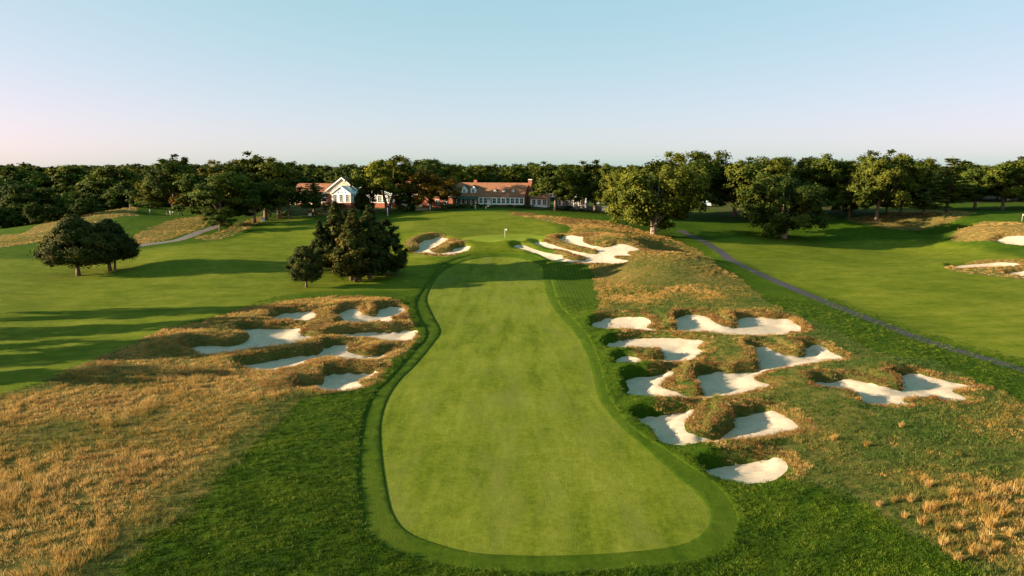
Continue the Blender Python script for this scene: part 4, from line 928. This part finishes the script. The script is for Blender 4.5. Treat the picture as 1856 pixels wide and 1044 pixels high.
# tile-hung gable and left wing
gable_wall_y(-80, -66.1, -1, 11, -2, 5.0, 9.9, 'brick')
gable_wall_y(-79.9, -66.2, -1.12, -1.01, 3.9, 5.0, 9.8, 'stucco', 'gable_panel'); roof_y(-80, -66.1, -1, 11, 5.0, 9.9, 'dshingle'); barge(-80, -66.1, -1, 5.0, 9.9)
for cx in (-76, -73, -70): window(cx, -1.14, 5.6, 1.2, 1.7, 2, 3)
gable_wall_x(-97, -80.05, 2, 11, -3, 3.6, 7.4, 'brick'); roof_x(-97, -80.4, 2, 11, 3.6, 7.4)
dormer(-87.5, 3.2, 4.2, 1.9, 2.3, 2.4)
cb('arcade', M['white'], (-97.2, -80.1, -.6, -.3, 2.2, 3.1), *[(-97.2 + i * 2.4, -96.7 + i * 2.4, -.6, -.3, -3, 2.2) for i in range(8)])
MB().extr([(-.9, 3.0), (2.4, 4.1), (2.4, 4.3), (-.9, 3.2)], 'x', -97.3, -80.1).build('porch_roof', M['dshingle'], club)
for i in range(6): window(-95.2 + i * 2.5, 1.95, .4, 1.4, 1.9)
# right annex and balustraded deck
gable_wall_x(1.9, 8.2, 2, 8, -2, 3.0, 5.2, 'white'); roof_x(2.1, 8.2, 2, 8, 3.0, 5.2)
for cx in (3.2, 5.2, 7.2): window(cx, 1.95, .5, 1.4, 2.0, 2, 3)
cb('chimney', M['brick'], (3.6, 4.8, 4.6, 5.6, 4.0, 6.6))
cb('wall', M['greyw'], (11, 22, 5, 12, -2, 3.3)); cb('deck', M['greyw'], (8.3, 22.6, 3.2, 12.4, 3.31, 3.6))
cb('handrail', M['white'], (8.4, 22.5, 3.3, 3.4, 4.55, 4.65), (8.4, 22.5, 3.28, 3.42, 3.601, 3.68))
for i in range(13): cb('baluster', M['white'], (8.5 + i * 1.14, 8.75 + i * 1.14, 3.28, 3.42, 3.69, 4.54))
for i in range(4): cb('deck_post', M['white'], (8.6 + i * 4.5, 8.85 + i * 4.5, 3.5, 3.75, -2, 3.3))
for i in range(4): window(12.6 + i * 2.5, 4.95, .2, 1.5, 2.1)
roof_x(12, 22, 6, 12, 5.0, 7.2)

# ------------------------------------------------------------------ things round the clubhouse and on the course
def spot(px, Y): x = float(at_depth(px, 400, Y)[0]); return x, Y, gz(x, Y)
def flagstick(loc, h, label, fm='white', group='flagsticks'):
    e = empty('flagstick', loc); tag(e, label, 'flagstick', group)
    MB().tube([(0, 0, -.1), (0, 0, h)], [.035, .03], 8).build('pole', M['white'], e, True)
    n = 6; v = []; f = []
    for i in range(n + 1):
        x = .03 + .6 * i / n; y = .06 * math.sin(i * 1.1)
        for s in (-.006, .006): v += [(x, y + s, h - .42), (x, y + s, h - .02)]
    mb = MB()
    for i in range(n):
        b = i * 4; f += [(b, b + 4, b + 5, b + 1), (b + 2, b + 3, b + 7, b + 6), (b, b + 2, b + 6, b + 4), (b + 1, b + 5, b + 7, b + 3)]
    f += [(0, 1, 3, 2), (n * 4, n * 4 + 2, n * 4 + 3, n * 4 + 1)]
    mb.add(v, f); mb.build('flag', M[fm], e); return e
gp = drop([(915, 432), (1852, 401)])
flagstick((gp[0][0], gp[0][1], gz(*gp[0])), 2.4, 'white flagstick standing in the putting green before the clubhouse')
flagstick((gp[1][0], gp[1][1], gz(*gp[1])), 2.2, 'white flagstick on the distant green at the right picture edge')
x, y, z = spot(1272, 258); flagstick((x, y, z), 2.2, 'thin white flagstick in the shade between the right oaks')
fe_ = empty('flagpole', (*spot(806, 246)[:2], spot(806, 246)[2])); tag(fe_, 'flagpole with a striped red and white flag beside the clubhouse gable', 'flagpole')
MB().tube([(0, 0, -.1), (0, 0, 11.2)], [.09, .05], 8).build('pole', M['white'], fe_, True)
fl_ = MB().box(-1.7, -.06, -.02, .02, 9.4, 10.9).build('flag', M['white'], fe_)
for i in range(5): MB().box(-1.705, -.055, -.025, .025, 9.4 + i * .33, 9.56 + i * .33).build('stripe', M['flagr'], fl_)
MB().box(-.75, -.05, -.03, .03, 10.2, 10.91).build('canton', M['flagb'], fl_)

def person_mat(name, trouser, shirt, cap):
    m, t, b = mat(name); g = N(t, 'ShaderNodeSeparateXYZ'); t.links.new(N(t, 'ShaderNodeTexCoord').outputs['Object'], g.inputs[0])
    r = N(t, 'ShaderNodeValToRGB'); r.color_ramp.interpolation = 'CONSTANT'; e = r.color_ramp.elements
    for _ in range(3): e.new(.5)
    for el, (p, c) in zip(e, [(0, (.03, .03, .03)), (.05, trouser), (.54, shirt), (.835, (.42, .25, .17)), (.955, cap)]): el.position = p; el.color = (*c, 1)
    t.links.new(math_(t, 'DIVIDE', g.outputs[2], 1.78), r.inputs[0]); t.links.new(r.outputs[0], b.inputs['Base Color']); b.inputs['Roughness'].default_value = .85
    return m
def person(loc, rz, m, label, pose):
    """one continuous skinned body"""
    la, ra = pose
    V = [(0,0,.95),(0,0,1.15),(0,.01,1.42),(0,.02,1.53),(0,-.01,1.62),(0,-.01,1.75),
         (.19,0,1.42),la[0],la[1],la[2],(-.19,0,1.42),ra[0],ra[1],ra[2],
         (.10,0,.90),(.13,-.02,.50),(.14,.02,.09),(.15,-.14,.04),(-.10,0,.90),(-.14,-.02,.50),(-.15,.02,.09),(-.16,-.14,.04)]
    E = [(0,1),(1,2),(2,3),(3,4),(4,5),(2,6),(6,7),(7,8),(8,9),(2,10),(10,11),(11,12),(12,13),(0,14),(14,15),(15,16),(16,17),(0,18),(18,19),(19,20),(20,21)]
    R = [.15,.14,.15,.06,.10,.085,.075,.05,.04,.035,.075,.05,.04,.035,.095,.065,.045,.04,.095,.065,.045,.04]
    me = bpy.data.meshes.new('person'); me.from_pydata(V, E, []); me.materials.append(m)
    o = link(bpy.data.objects.new('person', me)); o.location = loc; o.rotation_euler = (0, 0, rz)
    sk = o.modifiers.new('skin', 'SKIN'); sk.use_smooth_shade = True
    for i, r in enumerate(R): d = me.skin_vertices[0].data[i]; d.radius = (r, r * .8); d.use_root = i == 0
    o.modifiers.new('sub', 'SUBSURF').levels = 1
    tag(o, label, 'person', 'golfers on the left tee'); return o
dn = [((.25, 0, 1.16), (.26, -.06, .92), (.26, -.1, .82)), ((-.25, 0, 1.16), (-.26, -.06, .92), (-.26, -.1, .82))]
fr = [((.22, -.16, 1.2), (.10, -.36, 1.02), (.05, -.42, .98)), ((-.22, -.16, 1.2), (-.06, -.36, 1.0), (-.02, -.42, .96))]
PM = [person_mat('golfer_white', (.55, .5, .45), (.75, .73, .7), (.8, .8, .8)), person_mat('golfer_dark', (.5, .42, .32), (.06, .07, .1), (.6, .5, .4)), person_mat('golfer_grey', (.45, .38, .3), (.35, .38, .42), (.7, .7, .7)), person_mat('golfer_mixed', (.04, .05, .08), (.7, .68, .62), (.7, .7, .7))]
for px, m, lb, ps, rz in ((273, 0, 'golfer in white addressing the ball alone on the left tee', fr, 1.4), (304, 1, 'golfer in dark shirt and khaki trousers, leftmost of three on the tee', dn, .3), (309.5, 2, 'golfer in grey shirt, middle of three on the tee', dn, -.4), (315, 3, 'golfer in pale shirt and dark trousers, rightmost of three on the tee', dn, .8)):
    person(spot(px, 236), rz, PM[m], lb, ps)
def golf_bag(loc, rz, label):
    e = empty('golf_trolley', loc, rz); tag(e, label, 'golf trolley', 'golf trolleys on the left tee')
    MB().tube([(0, 0, .25), (0, .35, .75), (0, .6, 1.1)], [.17, .17, .15], 10).build('bag', M['black'], e, True)
    for i in range(4): MB().tube([(-.09 + .06 * i, .6, 1.08), (-.1 + .065 * i, .78, 1.35 - .04 * (i % 2))], [.03, .04], 6).build('club', M['greyw'], e)
    for s in (-.35, .35): MB().tube([(s - .03, .05, .17), (s + .03, .05, .17)], [.17, .17], 14).build('wheel', M['rubber'], e)
    MB().tube([(0, -.1, .2), (0, .3, .55), (0, .85, .98), (0, 1.0, 1.0)], [.03, .03, .03, .03], 6).build('handle', M['black'], e)
golf_bag(spot(326, 235), .6, 'dark golf trolley, left of the two standing on the tee'); golf_bag(spot(332.5, 235), 2.2, 'dark golf trolley, right of the two standing on the tee')
# course furniture
x, y, z = spot(238, 238)
e = empty('marker_post', (x, y, z)); tag(e, 'pale wooden marker post at the left end of the tee', 'post')
MB().box(-.14, .14, -.14, .14, -.2, 1.75).build('post', M['wood'], e); MB().extr([(-.2, 1.751), (.2, 1.751), (0, 1.98)], 'y', -.2, .2).build('cap', M['wood'], e)
x, y, z = spot(304, 262)
e = empty('notice_screen', (x, y, z), -.1); tag(e, 'long black screen with pale skirting behind the left tee', 'screen')
MB().box(-2.6, 2.6, -.1, .1, .45, 1.75).build('panel', M['black'], e); MB().box(-2.6, 2.6, -.13, -.101, .1, .44).build('skirting', M['greyw'], e)
for s in (-2.55, 2.55): MB().box(s - .12, s + .12, -.16, .16, -.2, 2.0).build('post', M['white'], e)
for i in range(3): MB().box(-2.3 + i * .5, -1.95 + i * .5, -.13, -.102, 1.25, 1.6).build('plaque', M['white'], e)
def board(px, Y, wd, h, m, label):
    e = empty('sign_board', spot(px, Y)); tag(e, label, 'sign')
    MB().box(-wd/2, wd/2, -.05, .05, .35, .35 + h).build('board', M[m], e)
    for s in (-1, 1): MB().box(s * wd * .4 - .04, s * wd * .4 + .04, .051, .13, -.2, .35 + h * .8).build('leg', M['wood'], e)
board(477, 226, 1.1, 1.3, 'bluew', 'pale blue sign board at the foot of the shaded left oaks'); board(562.5, 240, 1.1, .9, 'white', 'small white sign board on the dark bed left of the cedars')
x, y, z = spot(507, 236)
e = empty('brick_kiosk', (x, y, z), .35); tag(e, 'small brick kiosk with pointed red roof left of the clubhouse', 'kiosk')
MB().box(-.75, .75, -.75, .75, -.4, 1.6).build('base', M['brick'], e); MB().box(-.62, .62, -.62, .62, 1.601, 2.9).build('wall', M['stucco'], e)
MB().add([(-.95, -.95, 2.9), (.95, -.95, 2.9), (.95, .95, 2.9), (-.95, .95, 2.9), (0, 0, 4.6)], [(0, 3, 2, 1), (0, 1, 4), (1, 2, 4), (2, 3, 4), (3, 0, 4)]).build('roof', M['shingle'], e)
MB().box(-.3, .3, -.66, -.625, 1.8, 2.6).build('window', M['glass'], e)
def post(px, Y, h, r, label):
    e = empty('white_post', spot(px, Y)); tag(e, label, 'post')
    MB().tube([(0, 0, -.3), (0, 0, h)], [r, r], 10).build('post', M['white'], e, True); MB().tube([(0, 0, h + .001), (0, 0, h + .1)], [r * 1.3, r * .5], 10).build('cap', M['white'], e, True)
post(703, 226, 2.7, .11, 'tall white post on the hill crest right of the cedars'); post(780, 238, 2.0, .12, 'white post under the russet maple')
post(862, 240, .8, .13, 'short white post on the shaded lawn below the porch'); post(881, 240, .8, .11, 'short white post on the shaded lawn below the white windows')
x, y, z = spot(764, 241)
e = empty('stone_wall', (x, y, z), -.1); tag(e, 'low sunlit stone wall left of the russet maple', 'wall')
rr = random.Random(4)
for c in range(3):
    xx = -2.4 + (c % 2) * .25
    while xx < 2.3:
        wd = rr.uniform(.4, .75); MB().box(xx, xx + wd - .03, -.22 + rr.uniform(-.03, .03), .22, -.15 + c * .34, .16 + c * .34).build('stone', M['stone'], e); xx += wd
def car(loc, rz, m, label, group):
    e = empty('parked_car', loc, rz); tag(e, label, 'car', group)
    MB().extr([(-2.2, .35), (2.2, .35), (2.25, .62), (2.1, .82), (1.2, .92), (.62, 1.38), (-1.2, 1.42), (-1.95, .98), (-2.25, .88)], 'y', -.86, .86).build('body', m, e)
    MB().extr([(1.0, .95), (.55, 1.33), (-1.15, 1.36), (-1.7, 1.0)], 'y', -.875, .875).build('window', M['glass'], e)
    for a in (-1.35, 1.35):
        for s in (-.82, .82):
            wh = MB().tube([(a, s - .1, .33), (a, s + .1, .33)], [.33, .33], 14).build('wheel', M['rubber'], e); MB().tube([(a, s * 1.135, .33), (a, s * 1.15, .33)], [.19, .19], 10).build('rim', M['greyw'], wh)
    for s in (-.6, .6): MB().box(2.2, 2.27, s - .18, s + .18, .62, .76).build('headlight', M['white'], e)
CM = {'white': plain('car_white', (.75, .76, .78), .25, .03, spec=.5), 'silver': plain('car_silver', (.42, .45, .5), .25, .03, spec=.5), 'blue': plain('car_blue', (.05, .08, .25), .25, .03, spec=.5), 'dark': plain('car_dark', (.03, .03, .035), .25, .03, spec=.5)}
for i, (px, Y, c, lb) in enumerate([(1254, 285, 'white', 'white car, leftmost of those parked between the right oaks'), (1261, 288, 'dark', 'dark car beside the leftmost white one between the right oaks'), (1268, 285, 'blue', 'blue car in the middle of those parked between the right oaks'), (1275, 287, 'silver', 'silver car right of the blue one between the right oaks'), (1283, 285, 'white', 'white car, rightmost of those parked between the right oaks'), (1270, 297, 'silver', 'silver car parked in the row behind the blue one'), (1279, 298, 'white', 'white car parked in the row behind the silver one'),
        (1082, 285, 'silver', 'silver car parked left of the ridge oak, beyond the fence'), (1094, 286, 'white', 'white car parked beyond the fence near the ridge oak')]):
    car(spot(px, Y), 1.35 + .1 * math.sin(i * 2), CM[c], lb, 'parked cars')
x, y, z = spot(1055, 247)
e = empty('golf_cart', (x, y, z), .1); tag(e, 'golf cart with white roof beside the clubhouse deck', 'golf cart')
MB().extr([(-1.2, .3), (1.3, .3), (1.35, .75), (.9, .9), (.75, .45), (-.1, .45), (-.15, .85), (-1.15, .9)], 'y', -.55, .55).build('body', M['black'], e)
MB().box(-1.35, 1.25, -.65, .65, 1.8, 1.92).build('roof', M['white'], e); MB().box(-.5, 0, -.5, .5, .86, 1.0).build('seat', M['stucco'], e)
for a in (-1.0, .95):
    for s in (-.5, .5): MB().tube([(a, s, .75), (a * .98, s, 1.8)], [.03, .03], 6).build('roof_post', M['black'], e); MB().tube([(a * .85, s - .09, .22), (a * .85, s + .09, .22)], [.22, .22], 12).build('wheel', M['rubber'], e)
e = empty('board_fence', spot(1084, 252), -.08); tag(e, 'grey board fence between the clubhouse deck and the ridge oaks', 'fence')
for i in range(26): MB().box(-5.2 + i * .4, -4.82 + i * .4, -.03, .03, .05, 1.65 + .03 * (i % 3)).build('plank', M['greyw'], e)
for i in range(5): MB().box(-5.2 + i * 2.6, -5.08 + i * 2.6, .031, .15, -.3, 1.75).build('post', M['timber'], e)
# planting along the clubhouse front
hd = [(815, 247, 40, 1.5, (1.6, 1.2, .8)), (826, 246, 34, 1.4, (1.3, 1.1, .8)), (838, 246, 36, 1.6, (1.2, 1.1, .8)), (849, 245, 30, 1.4, (1, 1, .8)), (859, 245, 30, 1.5, (.9, 1, .8)), (872, 247, 24, 1.2, (.8, .9, .8)), (600, 262, 40, 2.2, (1.1, 1.2, .8)), (613, 260, 36, 2.4, (1.2, 1.2, .8)), (567, 243, 26, 1.7, (2.2, 1.1, .7)), (485, 238, 24, 2.6, (1.5, 1.3, .7)), (520, 244, 30, 1.6, (1.2, 1.1, .8)), (728, 247, 30, 2.0, (1.2, 1.0, .8)), (1030, 247, 34, 1.5, (.6, .7, .7)), (1016, 246, 28, 1.3, (.7, .8, .8)), (265, 246, 40, 2.0, (.9, 1.1, .8)), (252, 247, 36, 1.6, (1, 1.1, .8)), (960, 245, 34, 1.0, (1.0, .8, .7)), (940, 246, 34, 1.0, (.9, .8, .7)), (915, 247, 34, .9, (1.1, .7, .7)), (895, 247, 30, .9, (1, .8, .7))]
for i, (px, Y, wp, h, c) in enumerate(hd):
    where = 'by the left tee' if px < 300 else 'left of the clubhouse' if px < 640 else 'along the clubhouse front' if px < 1000 else 'below the clubhouse deck'
    k = sum(1 for q in hd if (q[0] < px) and (('by the left tee' if q[0] < 300 else 'left of the clubhouse' if q[0] < 640 else 'along the clubhouse front' if q[0] < 1000 else 'below the clubhouse deck') == where))
    tree('shrub%d' % (i % 3), px, Y, 0, wp * .8, 'shrub', 'rounded shrub %s, %s from the left' % (where, ORD[k]), 'shrubs in the beds', c, H=h, cat='shrub')
# separate straw clumps in the near right grass
cl = [(890, 640), (800, 645), (720, 665), (985, 700), (1040, 680), (860, 735), (955, 770), (1055, 815), (1155, 800), (1070, 885), (1235, 930), (1150, 970), (1310, 930), (1300, 860), (990, 560), (650, 335), (470, 300), (840, 230), (1330, 780), (1440, 830), (1180, 720), (1120, 620), (1270, 640), (1400, 720), (1360, 900)]
cp = drop([(1356 + a / 3.034, 700 + b / 3.034) for a, b in cl])
TM = [blade_mesh('grass_clump', M['tuft'], 130, .85, .22, .012, .25, 200 + i, .55, 3) for i in range(4)]
rr = random.Random(9)
for i, (x, y) in enumerate(cp):
    o = link(bpy.data.objects.new('grass_clump', TM[i % 4])); k = rr.uniform(.7, 1.25); o.location = (x, y, gz(x, y) - .03); o.scale = (k * 1.15, k * 1.15, k); o.rotation_euler = (0, 0, rr.uniform(0, 6.28))
    tag(o, 'single straw-coloured grass clump standing in the near right rough', 'grass clump', 'straw clumps in the near right rough')
